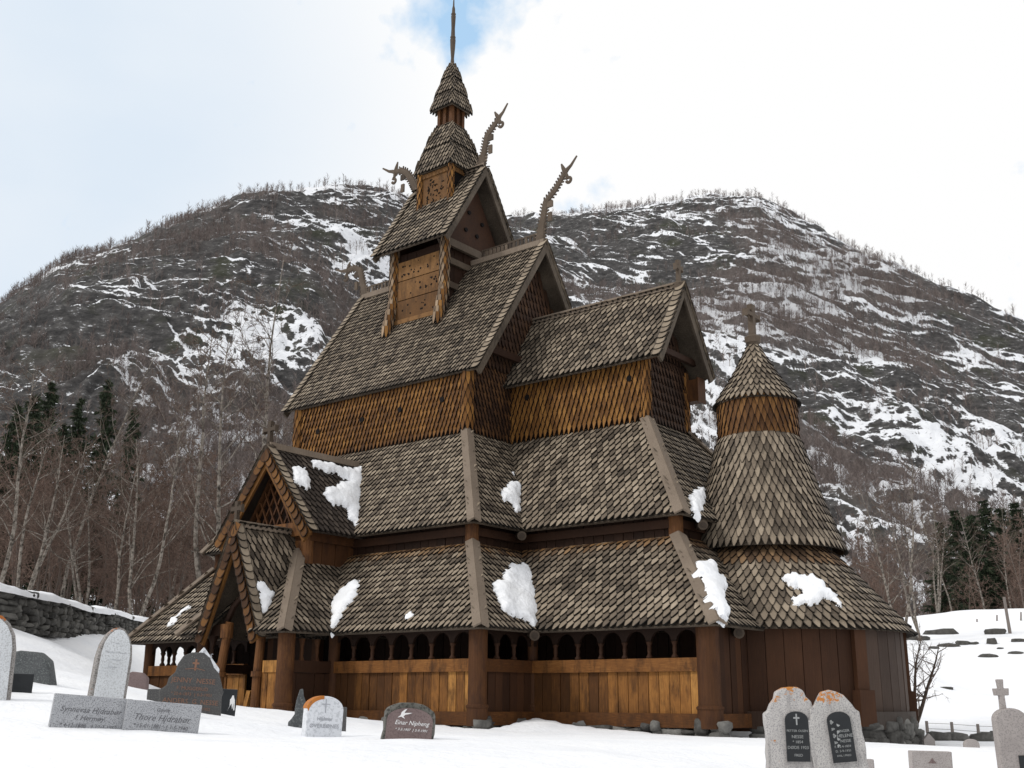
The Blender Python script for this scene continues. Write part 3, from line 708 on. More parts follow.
g.build('wall_plate', M['dark'], church)
for x in (-.42,):
    g = MB(tone=.3); g.lathe((x, PY, .82), [(.085, 0), (.05, .08), (.036, .12), (.055, .25), (.04, .38), (.075, .5), (.13, .68)], 10); g.build('colonnette', M['dark'], po)
for x, ln in ((.02, -.12), (1.44, -.03)): # leaning portal posts with collars
    g = MB(tone=.8); g.tube([(x, PY-.05, ZB), (x, PY-.05, .55), (x-ln*1.2, PY-.03, 1.5), (x-ln*1.5, PY, 1.80)], [.12, .11, .105, .10], 12)
    g.tube([(x-.0, PY-.05, .50), (x, PY-.05, .62)], [.15, .15], 12); g.tube([(x-ln, PY-.03, 1.42), (x-ln, PY-.03, 1.75)], [.15, .16], 12); g.build('portal_post', M['post'], church)
g = MB(tone=.95); g.beam((1.02, PY-.12, ZB-.25), (1.22, PY-.05, .18), .16, .10); g.box((.7, PY-.05, ZB-.02), (1.5, .5, .14), tone=.7); g.build('threshold', M['plank'], church)
# inner doorway, dark
g = MB(tone=.2); g.box((.5, -6.0, .6), (1.5, .1, 2.4), tone=.2); g.box((-.35, -5.95, .7), (.22, .2, 2.6), tone=.8); g.box((1.35, -5.95, .7), (.22, .2, 2.6), tone=.8); g.build('church_door', M['dark'], church)
# curved brace arches across porch opening
g = MB(tone=.25)
for s in (-1, 1): g.tube([(.6+s*.75, PY+.05, 1.2), (.6+s*.62, PY+.05, 1.75), (.6+s*.35, PY+.05, 2.2), (.6, PY+.05, 2.45)], [.06, .08, .08, .07], 6)
g.build('arch_brace', M['dark'], church)
# porch lower roof
lo = dict(SW=V((-1.2, -8.23, ZE)), SE=V((2.78, -8.23, ZE)), NE=V((2.78, -6.2, ZE)), NW=V((-1.2, -6.2, ZE)))
hi = dict(SW=V((.3, -6.26, ZT)), SE=V((.81, -6.26, ZT)), NE=V((.81, -4.4, ZT)), NW=V((.3, -4.4, ZT)))
mb = MB(); kw = dict(w=.175, e=.23, base=.38, seed=5)
# the south slope is left open where the entrance gable stands
S, T = V((1, 0, 0)), V((0, 1.97, 2.14)).normalized(); SLl = math.hypot(1.97, 2.14)
n1 = roof_plane(mb, (-1.2, -8.23, ZE), S, T, [(0, 0), (.85, 0), (1.5, 2.1)], **kw)
roof_plane(mb, (-1.2, -8.23, ZE), S, T, [(2.85, 0), (3.98, 0), (2.01, SLl), (1.8, SLl)], **kw)
n2 = hip_roof(mb, lo['SE'], hi['SE'], lo['NE']+V((0, 1.6, 0)), hi['NE'], **kw); n3 = hip_roof(mb, lo['SW'], hi['SW'], lo['NW']+V((0, 1.6, 0)), hi['NW'], **kw)
pr_ = mb.build('porch_lower_roof', M['shingle'], church)
g = MB(); hip_board(g, lo['SE'], hi['SE'], n1, n2, w=.2); g.build('corner_board', M['greyboard'], pr_)
g = MB(); hip_board(g, lo['SW'], hi['SW'], n1, n3, w=.2); g.build('corner_board', M['greyboard'], pr_)
# entrance gable (low)
gl, _ = gable_roof('porch_gable_roof', 'y', .60, 1.12, 1.44, 4.05, -8.12, -5.9, church, verge_ends=(-1,), w=.17, e=.22, vmat='tar', vsh=1, mat=M['shingle'], base=.22, board_h=.30)
cross_finial((.50, -8.06, 4.1), .62, .42, gl, axis='x', t=.10, tone=.3)
# upper porch storey and gable
mb = MB(tone=.4)
for a, b in (((-1.55, -6.28), (1.15, -6.28)), ((1.15, -6.28), (1.15, -4.0)), ((-1.55, -4.0), (-1.55, -6.28))): boards(mb, (*a, 0), (*b, 0), 3.3, 4.3, .5, .06, (.3, .5))
mb.beam((-1.6, -6.32, 3.75), (1.2, -6.32, 3.75), .12, .3, tone=.7); mb.beam((-1.7, -6.36, 4.2), (1.3, -6.36, 4.2), .14, .36, tone=.95); mb.beam((1.2, -6.3, 4.0), (1.2, -4.2, 4.0), .14, .24, tone=.4)
mb.lathe((1.12, -6.26, 3.3), [(.15, 0), (.15, .95)], 12, .7)
pw = mb.build('porch_upper_wall', M['post'], church)
mb = MB(tone=.1); mb.prism([(-1.7, 4.1), (1.25, 4.1), (-.23, 6.2)], (0, -6.0, 0), (1, 0, 0), (0, 0, 1), .05, .05); mb.build('gable_back', M['dark'], pw)
mb = MB(tone=.45)
cx0 = -.23; gz = 4.4; gh = 1.75; gw = 1.15
def inside(x, z): return abs(x-cx0) < gw*(1-(z-gz)/gh)
for k in np.arange(-2.4, 2.4, .30): # diagonal lattice clipped to the triangle
    for s in (-1, 1):
        pts = [(cx0+k+s*.55*q, gz+q) for q in np.linspace(0, gh, 60)]; ins = [p for p in pts if inside(*p)]
        if len(ins) > 4: mb.beam((ins[0][0], -6.22+s*.012, ins[0][1]), (ins[-1][0], -6.22+s*.012, ins[-1][1]), .05, .05, up=(0, 1, 0))
for s in (-1, 1): mb.beam((cx0+s*1.2, -6.2, gz-.02), (cx0, -6.2, gz+gh+.05), .08, .12, up=(0, 1, 0), tone=.35)
mb.build('lattice', M['post'], pw)
gu, _ = gable_roof('porch_upper_roof', 'y', -.24, 1.84, 4.08, 6.42, -6.62, -3.2, church, verge_ends=(-1,), w=.18, e=.22, vmat='tar', vsh=1, mat=M['wetshingle'], base=.3, board_h=.36)
cross_finial((-.30, -6.56, 6.45), .74, .50, gu, axis='x', t=.12, tone=.25)

# ------------------------------------------------------------------ snow lying on the roofs
def in_poly(x, y, P):
    c = False; n = len(P); j = n-1
    for i in range(n):
        if (P[i][1] > y) != (P[j][1] > y) and x < (P[j][0]-P[i][0])*(y-P[i][1])/(P[j][1]-P[i][1])+P[i][0]: c = not c
        j = i
    return c
def pdist(x, y, P):
    X = np.array(P); Y = np.roll(X, -1, 0); d = Y-X; q = np.array([x, y])-X
    t = np.clip((q*d).sum(1)/np.maximum((d*d).sum(1), 1e-9), 0, 1); return float(np.hypot(*(q-t[:, None]*d).T).min())
def snow_patch(poly, surf, label, h=.12, cell=.045, base=.075):
    mb = MB(tone=.5); xs = [p[0] for p in poly]; ys = [p[1] for p in poly]; ph = random.random()*6
    gx = np.arange(min(xs)-.08, max(xs)+.08, cell); gy = np.arange(min(ys)-.08, max(ys)+.08, cell); D = {}
    for i, x in enumerate(gx):
        for j, y in enumerate(gy):
            wx = x+.035*math.sin(9*y+ph)+.03*math.sin(23*y)+.015*math.sin(51*y); wy = y+.035*math.sin(11*x+ph)+.03*math.sin(27*x)+.015*math.sin(57*x)
            d = pdist(wx, wy, poly); D[i, j] = d if in_poly(wx, wy, poly) else -d
    idx = {}; vs = []; fs = []
    for (i, j), d in D.items():
        if d > -cell*1.3:
            x, y = gx[i], gy[j]; hh = base+h*(1-math.exp(-max(d, 0)/.08))*(1+.25*math.sin(7*x+ph)*math.sin(6*y))+random.uniform(-.006, .006) if d > 0 else base*.3-.02
            idx[i, j] = len(vs); vs.append(surf(x, y, hh))
    for (i, j) in idx:
        q = [(i, j), (i+1, j), (i+1, j+1), (i, j+1)]
        if all(k in idx for k in q) and max(D[k] for k in q) > 0: fs.append([idx[k] for k in q])
    mb.add(vs, fs); c = V((0, 0, 0))
    for v in vs: c += V(v)
    c /= len(vs); o = mb.build('snow_patch', M['snow'], loc=c, smooth=True); return tag(o, label, 'snow', 'snow patches left on the church roofs')
def plane_surf(O, S, T):
    O, S, T = V(O), V(S).normalized(), V(T).normalized(); N = S.cross(T).normalized()
    f = lambda s, t, h: O+S*s+T*t+N*h
    def inv(u, v):
        d = ray(u, v); k = (O+N*.08-CP).dot(N)/d.dot(N); p = CP+d*k-O; return (p.dot(S), p.dot(T))
    return f, inv
def cone_surf(c, r0, z0, r1, z1):
    SL = math.hypot(r0-r1, z1-z0); ct, st = (z1-z0)/SL, (r0-r1)/SL
    def f(s, t, h):
        a = s/2.8; r = r0-st*t; return V((c[0]+(r+h*ct)*math.cos(a), c[1]+(r+h*ct)*math.sin(a), z0+ct*t+h*st))
    def inv(u, v):
        d = ray(u, v); best = None; k = 18
        while k < 60:
            p = CP+d*k; r = math.hypot(p.x-c[0], p.y-c[1]); rz = r0+.09-(p.z-z0)*st/ct
            if r <= rz: return (math.atan2(p.y-c[1], p.x-c[0])*2.8, (p.z-z0)/ct)
            k += .01
    return f, inv
def traced(px, ox, oy, surf, label, **kw):
    f, inv = surf; return snow_patch([inv(ox+x/4, oy+y/4) for x, y in px], f, label, **kw)
s_gu = plane_surf((1.60, -6.6, 4.08), (0, 1, 0), (-1.84, 0, 2.34)); s_gl = plane_surf((1.68, -8.1, 1.44), (0, 1, 0), (-1.12, 0, 2.61))
s_ae = plane_surf((A+O1, -B, ZAE), (0, 1, 0), (-O1, 0, ZWT-ZAE)); s_ge = plane_surf((A+O2, -B, ZE), (0, 1, 0), (-(O2-OT), 0, ZT-ZE))
s_cge = plane_surf((E_+O2, -C, ZE), (0, 1, 0), (-(O2-OT), 0, ZT-ZE)); s_cae = plane_surf((E_+O1, -C, ZAE), (0, 1, 0), (-O1, 0, ZWT-ZAE))
s_gs = plane_surf((0, -(B+O2), ZE), (1, 0, 0), (0, (O2-OT), ZT-ZE)); s_ps = s_gs
random.seed(4)
traced([(205, 405), (260, 405), (335, 432), (430, 430), (436, 460), (425, 520), (430, 545), (410, 590), (405, 670), (395, 678), (360, 640), (345, 590), (285, 580), (260, 545), (255, 515), (290, 505), (350, 480), (300, 455), (250, 445), (210, 425)], 260, 360, s_gu, 'largest ragged snow patch on the dark upper porch roof')
traced([(125, 450), (145, 425), (185, 430), (190, 470), (205, 500), (190, 525), (160, 500), (130, 480)], 260, 360, s_gu, 'small snow patch near the front edge of the upper porch roof')
traced([(570, 95), (600, 80), (655, 125), (650, 200), (630, 240), (615, 265), (600, 220), (595, 160)], 110, 560, s_gl, 'narrow snow patch on the entrance gable roof')
traced([(870, 180), (960, 90), (1000, 75), (990, 130), (940, 200), (885, 298), (875, 260), (860, 240), (890, 225)], 110, 560, s_gs, 'slanting snow patch at the valley between porch and nave')
traced([(570, 155), (600, 140), (615, 150), (600, 165), (580, 180)], 260, 576, s_gs, 'tiny snow lump alone on the lowest nave roof', h=.06)
traced([(160, 380), (200, 325), (225, 320), (260, 370), (240, 400), (245, 445), (230, 455), (210, 420), (165, 395)], 460, 400, s_ae, 'snow patch in the middle roof valley between nave and chancel')
traced([(205, 280), (215, 275), (220, 295), (210, 298)], 460, 400, s_ae, 'tiny snow speck high in the nave and chancel valley', h=.05)
traced([(125, 30), (170, 10), (195, -45), (250, -50), (300, -5), (350, 42), (352, 75), (365, 110), (340, 145), (312, 175), (295, 205), (240, 170), (180, 145), (155, 110), (150, 85)], 460, 576, s_ge, 'big snow patch in the lowest roof valley between nave and chancel')
traced([(130, 380), (185, 375), (215, 390), (225, 430), (255, 440), (245, 510), (255, 560), (265, 580), (262, 625), (240, 605), (205, 560), (170, 480)], 660, 470, s_cge, 'tall snow patch between the chancel corner board and the apse roof', base=.17)
traced([(115, 110), (140, 75), (180, 70), (178, 120), (165, 165), (155, 195), (125, 165)], 660, 470, s_cae, 'snow patch beside the upper cone of the apse')
traced([(490, 430), (540, 422), (610, 430), (650, 450), (665, 480), (715, 505), (732, 555), (715, 550), (690, 525), (650, 530), (600, 550), (540, 550), (535, 520), (580, 510), (555, 485), (510, 475)], 660, 470, cone_surf(AXC, 3.30, ZE, 1.50, 3.52), 'wide snow patch on the lower conical apse roof')
traced([(225, 260), (240, 235), (265, 225), (290, 195), (310, 180), (322, 190), (290, 210), (275, 225), (262, 250), (240, 262)], 110, 560, s_ps, 'thin broken snow strip on the west side of the porch roof', h=.05, cell=.035)

# ------------------------------------------------------------------ noise helpers
def vnoise(x, y, seed=0):
    xi = np.floor(x).astype(np.int64); yi = np.floor(y).astype(np.int64); fx = x-xi; fy = y-yi
    fx = fx*fx*(3-2*fx); fy = fy*fy*(3-2*fy)
    def h(a, b):
        n = (a*374761393+b*668265263+seed*1442695041) & 0xffffffff; n = ((n ^ (n >> 13))*1274126177) & 0xffffffff; return ((n ^ (n >> 16)) & 0xffff)/65535.
    return (h(xi, yi)*(1-fx)+h(xi+1, yi)*fx)*(1-fy)+(h(xi, yi+1)*(1-fx)+h(xi+1, yi+1)*fx)*fy
def fbm(x, y, o=5, seed=0, g=.5):
    s = 0; a = 1; t = 0
    for i in range(o): s = s+a*vnoise(x, y, seed+i*17); t += a; a *= g; x = x*2.03+5.1; y = y*2.03+1.7
    return s/t
def grid_mesh(name, X, Y, Z, mat, attrs=None):
    nr, nc = X.shape; me = bpy.data.meshes.new(name)
    co_ = np.stack([X, Y, Z], -1).reshape(-1, 3).astype(np.float32); i = np.arange(nr*nc).reshape(nr, nc)
    q = np.stack([i[:-1, :-1], i[:-1, 1:], i[1:, 1:], i[1:, :-1]], -1).reshape(-1, 4)
    me.vertices.add(len(co_)); me.vertices.foreach_set('co', co_.ravel())
    me.loops.add(q.size); me.loops.foreach_set('vertex_index', q.ravel().astype(np.int32))
    me.polygons.add(len(q)); me.polygons.foreach_set('loop_start', np.arange(0, q.size, 4, dtype=np.int32))
    me.polygons.foreach_set('use_smooth', np.ones(len(q), bool)); me.update(calc_edges=True)
    for k, a in (attrs or {}).items():
        t = me.attributes.new(k, 'FLOAT', 'POINT'); t.data.foreach_set('value', a.ravel().astype(np.float32))
    me.materials.append(mat); o = bpy.data.objects.new(name, me); COL.objects.link(o); return o
def tri_mesh(name, verts, faces, mats, midx=None, tone=None, loc=(0, 0, 0)):
    """verts (n,3); faces (m,3)"""
    me = bpy.data.meshes.new(name); verts = np.asarray(verts, np.float32)-np.array(loc, np.float32); faces = np.asarray(faces, np.int32)
    me.vertices.add(len(verts)); me.vertices.foreach_set('co', verts.ravel())
    me.loops.add(faces.size); me.loops.foreach_set('vertex_index', faces.ravel())
    me.polygons.add(len(faces)); me.polygons.foreach_set('loop_start', np.arange(0, faces.size, 3, dtype=np.int32)); me.update(calc_edges=True)
    for m_ in mats: me.materials.append(m_)
    if midx is not None: me.polygons.foreach_set('material_index', np.asarray(midx, np.int32))
    a = me.attributes.new('tone', 'FLOAT', 'FACE'); a.data.foreach_set('value', np.asarray(tone if tone is not None else np.random.rand(len(faces)), np.float32))
    return me

# ------------------------------------------------------------------ ground
GC = [ # direction in the photograph's frame and distance -> points of the snowfield
 (0, 705, 5, -.98), (512, 768, 4, -.95), (1000, 700, 5, -1.1), (512, 700, 1.0, -1.5), (512, 700, -6, -1.7), (1500, 700, 12, -1.6), (-500, 700, 12, -.5),
]
pts3 = []
for u, v, d, z in GC: p = at(u, 700, d); pts3.append((p.x, p.y, z))
for u, v, d in [(60, 760, 8.5), (300, 768, 8), (512, 766, 8), (700, 771, 8.5), (850, 777, 10), (1000, 778, 12),
    (54, 728, 12), (120, 730, 12), (190, 735, 12), (400, 740, 12), (520, 742, 13), (330, 734, 13),
    (20, 690, 16), (100, 694, 15), (45, 682, 18), (215, 716, 17.5), (290, 724, 15), (133, 687, 22),
    (0, 623, 33), (60, 631, 40), (125, 638, 52), (-150, 600, 33), (-300, 560, 30),
    (165, 697, 28), (240, 709, 25), (300, 712, 24), (340, 716, 24), (420, 727, 23.5), (470, 730, 23), (505, 729, 23.5), (535, 716, 25.2), (575, 724, 24.6), (640, 729, 23.8), (700, 733, 23), (760, 736, 23.2), (830, 740, 23.7), (900, 745, 25.5), (915, 742, 28),
    (930, 750, 18), (1010, 752, 17), (900, 752, 16), (700, 750, 15), (600, 747, 15),
    (928, 736, 37), (955, 737, 37), (1006, 738, 37), (945, 733, 42), (1010, 733, 42), (930, 795, 14), (1015, 795, 13.5), (868, 790, 12), (930, 738, 33), (1000, 737, 33), (1060, 735, 33), (940, 712, 48), (1020, 712, 48), (1000, 690, 60), (930, 662, 64), (1010, 664, 64), (930, 640, 75), (1010, 635, 75), (930, 617, 90), (960, 611, 92), (1010, 609, 92), (1060, 608, 92), (1200, 640, 80), (1010, 640, 130), (930, 650, 130),
    (150, 648, 60), (210, 655, 75), (150, 630, 100), (260, 640, 110), (60, 600, 110), (-80, 570, 100), (30, 606, 60), (90, 622, 75)]:
    p = at(u, v, d); pts3.append(tuple(p))
for x, y, z in ((0, 0, -.75), (-4, 4, -.3), (8, 0, -.8), (10.7, 5, -.8), (0, 9, -.1), (9, 9, -.4), (-9, -4, .5), (-9, 6, 1.2), (0, 30, 3), (-25, 20, 5), (20, 30, 1.5), (40, 0, -1.8), (45, -30, -2), (25, -45, -1.9), (0, -45, -1.2), (-20, -40, .2), (70, 20, -1), (-30, -15, 3), (-60, 0, 7), (-60, 70, 9), (0, 90, 5), (60, 60, 2)): pts3.append((x, y, z))
P_ = np.array(pts3); XY = P_[:, :2]/20.
def tps_k(r2): return .5*r2*np.log(r2+1e-9)
D2 = ((XY[:, None]-XY[None])**2).sum(-1); n_ = len(P_)
Am = np.zeros((n_+3, n_+3)); Am[:n_, :n_] = tps_k(D2)+np.eye(n_)*.0002; Am[:n_, n_] = 1; Am[:n_, n_+1:] = XY; Am[n_:, :n_] = Am[:n_, n_:].T
SOL = np.linalg.solve(Am, np.concatenate([P_[:, 2], np.zeros(3)]))
def wall_dist(x, y):
    bx = lambda x0, x1, y0, y1: np.hypot(np.maximum(np.maximum(x0-x, x-x1), 0), np.maximum(np.maximum(y0-y, y-y1), 0))
    d = np.minimum(bx(WX, 6.95, -6.34, 6.34), bx(6.95, 11.54, -4.45, 4.45)); return np.minimum(d, np.maximum(np.hypot(x-AXC[0], y)-AR-.1, 0))
def ground_z(x, y, detail=True):
    x = np.asarray(x, float); y = np.asarray(y, float); sh = x.shape; q = np.stack([x.ravel(), y.ravel()], -1)/20.
    z = np.empty(len(q))
    for i in range(0, len(q), 20000):
        c = q[i:i+20000]; d2 = ((c[:, None]-XY[None])**2).sum(-1); z[i:i+20000] = tps_k(d2) @ SOL[:n_]+SOL[n_]+c @ SOL[n_+1:]
    z = z.reshape(sh); d = np.hypot(x-10, y+10)
    far = np.clip((d-115)/120, 0, 1); far = far*far*(3-2*far); z = np.clip(z, -6, 14)*(1-far)+(-3.)*far
    wd = wall_dist(x, y); z = z-.28*np.clip(1-wd/.55, 0, 1)-.05*np.clip(1-wd/2.2, 0, 1)
    if detail: z = z+(fbm(x*.45, y*.45, 4, 3)-.5)*.10+(fbm(x*1.7, y*1.7, 3, 8)-.5)*.035
    return z
def gz(x, y): return float(ground_z(np.array([x]), np.array([y]))[0])
nth, nr = 560, 430
rr_ = np.concatenate([np.linspace(.0, 1, 4)[1:]*1.5, 1.5+np.linspace(0, 1, 330)[1:]**1.35*90, 92+np.linspace(0, 1, 98)**2.5*6000])
# finer angular spacing across the side that holds the churchyard
th0 = YAW+math.pi/2; ff = np.linspace(-1, 1, nth+1); tha = th0+np.pi*(.25*ff+.75*ff**3)
RR, TH = np.meshgrid(rr_, tha, indexing='ij'); GX = CP.x+RR*np.cos(TH); GY = CP.y+RR*np.sin(TH)
GZ = ground_z(GX, GY)
tag(grid_mesh('snow_ground', GX, GY, GZ, M['snow']), kind='structure')

# ------------------------------------------------------------------ mountain
RC = [(-900, 420, 420), (-500, 440, 460), (-250, 400, 490), (-60, 335, 510), (0, 307, 520), (60, 266, 540), (130, 243, 560), (200, 213, 590), (240, 198, 600), (290, 190, 620), (345, 191, 640), (380, 197, 660),
      (410, 206, 680), (440, 214, 720), (480, 218, 790), (520, 218, 850), (560, 214, 900), (600, 210, 920), (660, 203, 950), (710, 194, 980), (760, 198, 980), (800, 217, 960), (850, 246, 940), (900, 268, 920), (960, 302, 900), (1024, 326, 880), (1300, 430, 850), (1700, 520, 800)]
ra = []; rR = []; rH = []
for u, v, d in RC:
    p = at(u, v, d) if abs(u) < 1600 else at(u, v, d); ra.append(math.atan2(p.y, p.x)); rR.append(math.hypot(p.x, p.y)); rH.append(p.z)
ra = np.array(ra); o_ = np.argsort(ra); ra = ra[o_]; rR = np.array(rR)[o_]; rH = np.array(rH)[o_]
NA, NR = 1500, 760
az = np.linspace(R(86), R(176), NA); tt = np.concatenate([np.linspace(0, 1, NR-40), 1+np.linspace(0, 1, 41)[1:]*.5])
def smooth(a, k=9): ker = np.ones(k)/k; return np.convolve(np.pad(a, k//2, 'edge'), ker, 'valid')
Rr = smooth(np.interp(az, ra, rR), 221); Hh = Rr*smooth(np.interp(az, ra, rH/rR), 5)
fade = np.clip((az-R(82))/R(8), 0, 1)*np.clip((R(182)-az)/R(8), 0, 1)
R0 = 118.
TT, AZ = np.meshgrid(tt, az, indexing='ij'); RRm = R0+(Rr[None]-R0)*TT; X = RRm*np.cos(AZ); Y = RRm*np.sin(AZ)
arc_ = AZ*560.; rad_ = RRm
t1 = np.minimum(TT, 1)
prof = t1*.86+.14*t1**2.0-.05*np.sin(t1*math.pi*2)
Z = 1.0+(Hh[None]-1.0)*prof
Z = np.where(TT > 1, Hh[None]*(1-(TT-1)*1.2), Z)
right = np.clip((R(130)-AZ)/R(6), 0, 1)       # 1 on the farther right-hand mountain
# strata: ledges run level on the left-hand hill and dip to the right on the other
along = arc_; al0 = (AZ-R(131))*560.; up_ = Z-al0*.02*(1-right)-al0*.40*right
wx = (fbm(along/90, rad_/60, 4, 21)-.5); wy = (fbm(along/70, rad_/50, 4, 31)-.5)
led = fbm((along+wx*60)/70., (up_+wy*46)/11., 4, 41, .55)
led2 = fbm((along+wx*40)/26., (up_+wy*24)/4.2, 4, 51, .6)
big = fbm(along/150., rad_/110., 4, 61)
env = np.clip(TT*7, 0, 1)*np.clip((1.01-TT)*5, 0, 1)
Z = Z+env*((big-.5)*42+(led-.5)*20+(led2-.5)*7.5)
small = (fbm(along/7., up_/3., 4, 71)-.5); Z = Z+np.clip(TT*7, 0, 1)*small*2.6
wav = ((fbm(along/14., along*0+3, 4, 81)-.5)*5+(fbm(along/75., along*0+9, 2, 83)-.5)*17)*np.clip((TT-.80)/.17, 0, 1); Z = Z+wav
# how steep each spot is decides where snow lies, bare rock shows and birch scrub grows
gr = np.gradient(Z, axis=0)/np.maximum(np.gradient(RRm, axis=0), .1)
gr2 = np.gradient(Z, axis=1)/(RRm*(az[1]-az[0]))
slope = np.hypot(np.clip(gr, -3, 6), gr2*.6)
mean = (Hh/(Rr-R0))[None]
st = slope/mean
forest = fbm((along+wx*80)/120., (up_+wy*60)/42., 4, 91)
lowL = np.clip((.52-TT)*3.2, -1, 1)
rim = np.clip((TT-.90)*12, 0, 1)
east_l = np.clip((R(150)-AZ)/R(9), 0, 1)*(1-right)
fr = (forest-.5)*3.4-.14+lowL*.62*(east_l*.9+.25*(1-east_l)+.62*right)+rim*.35-.15*(1-right)*(1-east_l)
fr = np.clip(fr*1.5, 0, 1)
pat = fbm((along+wx*30)/20., (up_+wy*16)/5.0, 5, 101, .66)
pat2 = fbm(along/5.5, up_/2.2, 4, 131, .7)
bigsnow = fbm(along/90., up_/50., 3, 111)-.5
snowv = (1.04-st)*.60+(pat-.5)*3.4+(pat2-.5)*2.4+bigsnow*2.6+.42+right*.36+.55*np.clip((TT-.70)*4, 0, 1)*(1-.7*np.clip((AZ-R(147))/R(4), 0, 1))
snowv = snowv-fr*.30
snow_a = np.clip(snowv*2.2+.15, 0, 1)
def hill_mat():
    t = NT('mountainside'); v = t.coord('Object'); sn = t.attr('snowcover'); fo = t.attr('scrub')
    n = t.noise(t.coord('Object', (1, 1, 2.2)), .22, 6, .72); n2 = t.noise(v, .045, 5, .6); n3 = t.noise(t.coord('Object', (1, 1, .35)), .5, 5, .7)
    rock = t.ramp(n, [(.30, (.020, .020, .021)), (.5, (.062, .060, .060)), (.72, (.15, .145, .14))])
    scrub = t.ramp(n3, [(.3, (.075, .064, .060)), (.55, (.125, .107, .101)), (.75, (.24, .22, .215))])
    moss = t.mix(t.ramp(n2, [(.55, 0.), (.68, .6)]), rock, (.040, .045, .022))
    c = t.mix(fo, moss, scrub)
    n5 = t.noise(t.coord('Object', (1, 1, 3.)), .7, 5, .75)
    f = t.math('ADD', sn, t.math('MULTIPLY', t.math('SUBTRACT', n, .5), 2.4)); f = t.math('ADD', f, t.math('MULTIPLY', t.math('SUBTRACT', n5, .5), 2.5)); f = t.ramp(f, [(.42, 0.), (.62, 1.)])
    f = t.math('MULTIPLY', f, t.math('SUBTRACT', 1., t.math('MULTIPLY', fo, .35)))
    c = t.mix(f, c, (.80, .82, .86)); t.bump(n, .9, 1.6); return t.done(c, .9)
mo = grid_mesh('mountain', X, Y, Z, hill_mat(), dict(snowcover=snow_a, scrub=fr)); tag(mo, kind='structure')

def ztop(a, t):
    """bilinear lookup into the mountain grid"""
    ia = np.clip((a-az[0])/(az[1]-az[0]), 0, NA-1.001); it = np.clip(t*(NR-41), 0, NR-1.001); i0 = ia.astype(int); j0 = it.astype(int); fa = ia-i0; ft = it-j0
    g = lambda G: (G[j0, i0]*(1-fa)+G[j0, i0+1]*fa)*(1-ft)+(G[j0+1, i0]*(1-fa)+G[j0+1, i0+1]*fa)*ft
    return g(X), g(Y), g(Z), g(fr), g(RRm)

# ------------------------------------------------------------------ trees
def ribbon(p0, p1, w0, w1, rnd, face=None):
    """thin triangle strip p0->p1 crossed for thickness (arrays n,3)"""
    n = len(p0); d = p1-p0; a = rnd.normal(size=(n, 3)); s = np.cross(d, a); s /= np.maximum(np.linalg.norm(s, axis=1, keepdims=True), 1e-9)
    w0 = np.reshape(w0, (-1, 1)); w1 = np.reshape(w1, (-1, 1))
    v = np.stack([p0-s*w0, p0+s*w0, p1+s*w1], 1).reshape(-1, 3); f = np.arange(3*n).reshape(-1, 3); return v, f
def curve_pts(base, d, L, n, rnd, wob=.12, lift=.0):
    pts = [np.array(base, float)]; d = np.array(d, float); d /= np.linalg.norm(d)
    for i in range(n):
        d = d+rnd.normal(size=3)*wob+np.array([0, 0, lift]); d /= np.linalg.norm(d); pts.append(pts[-1]+d*L/n)
    return np.array(pts)
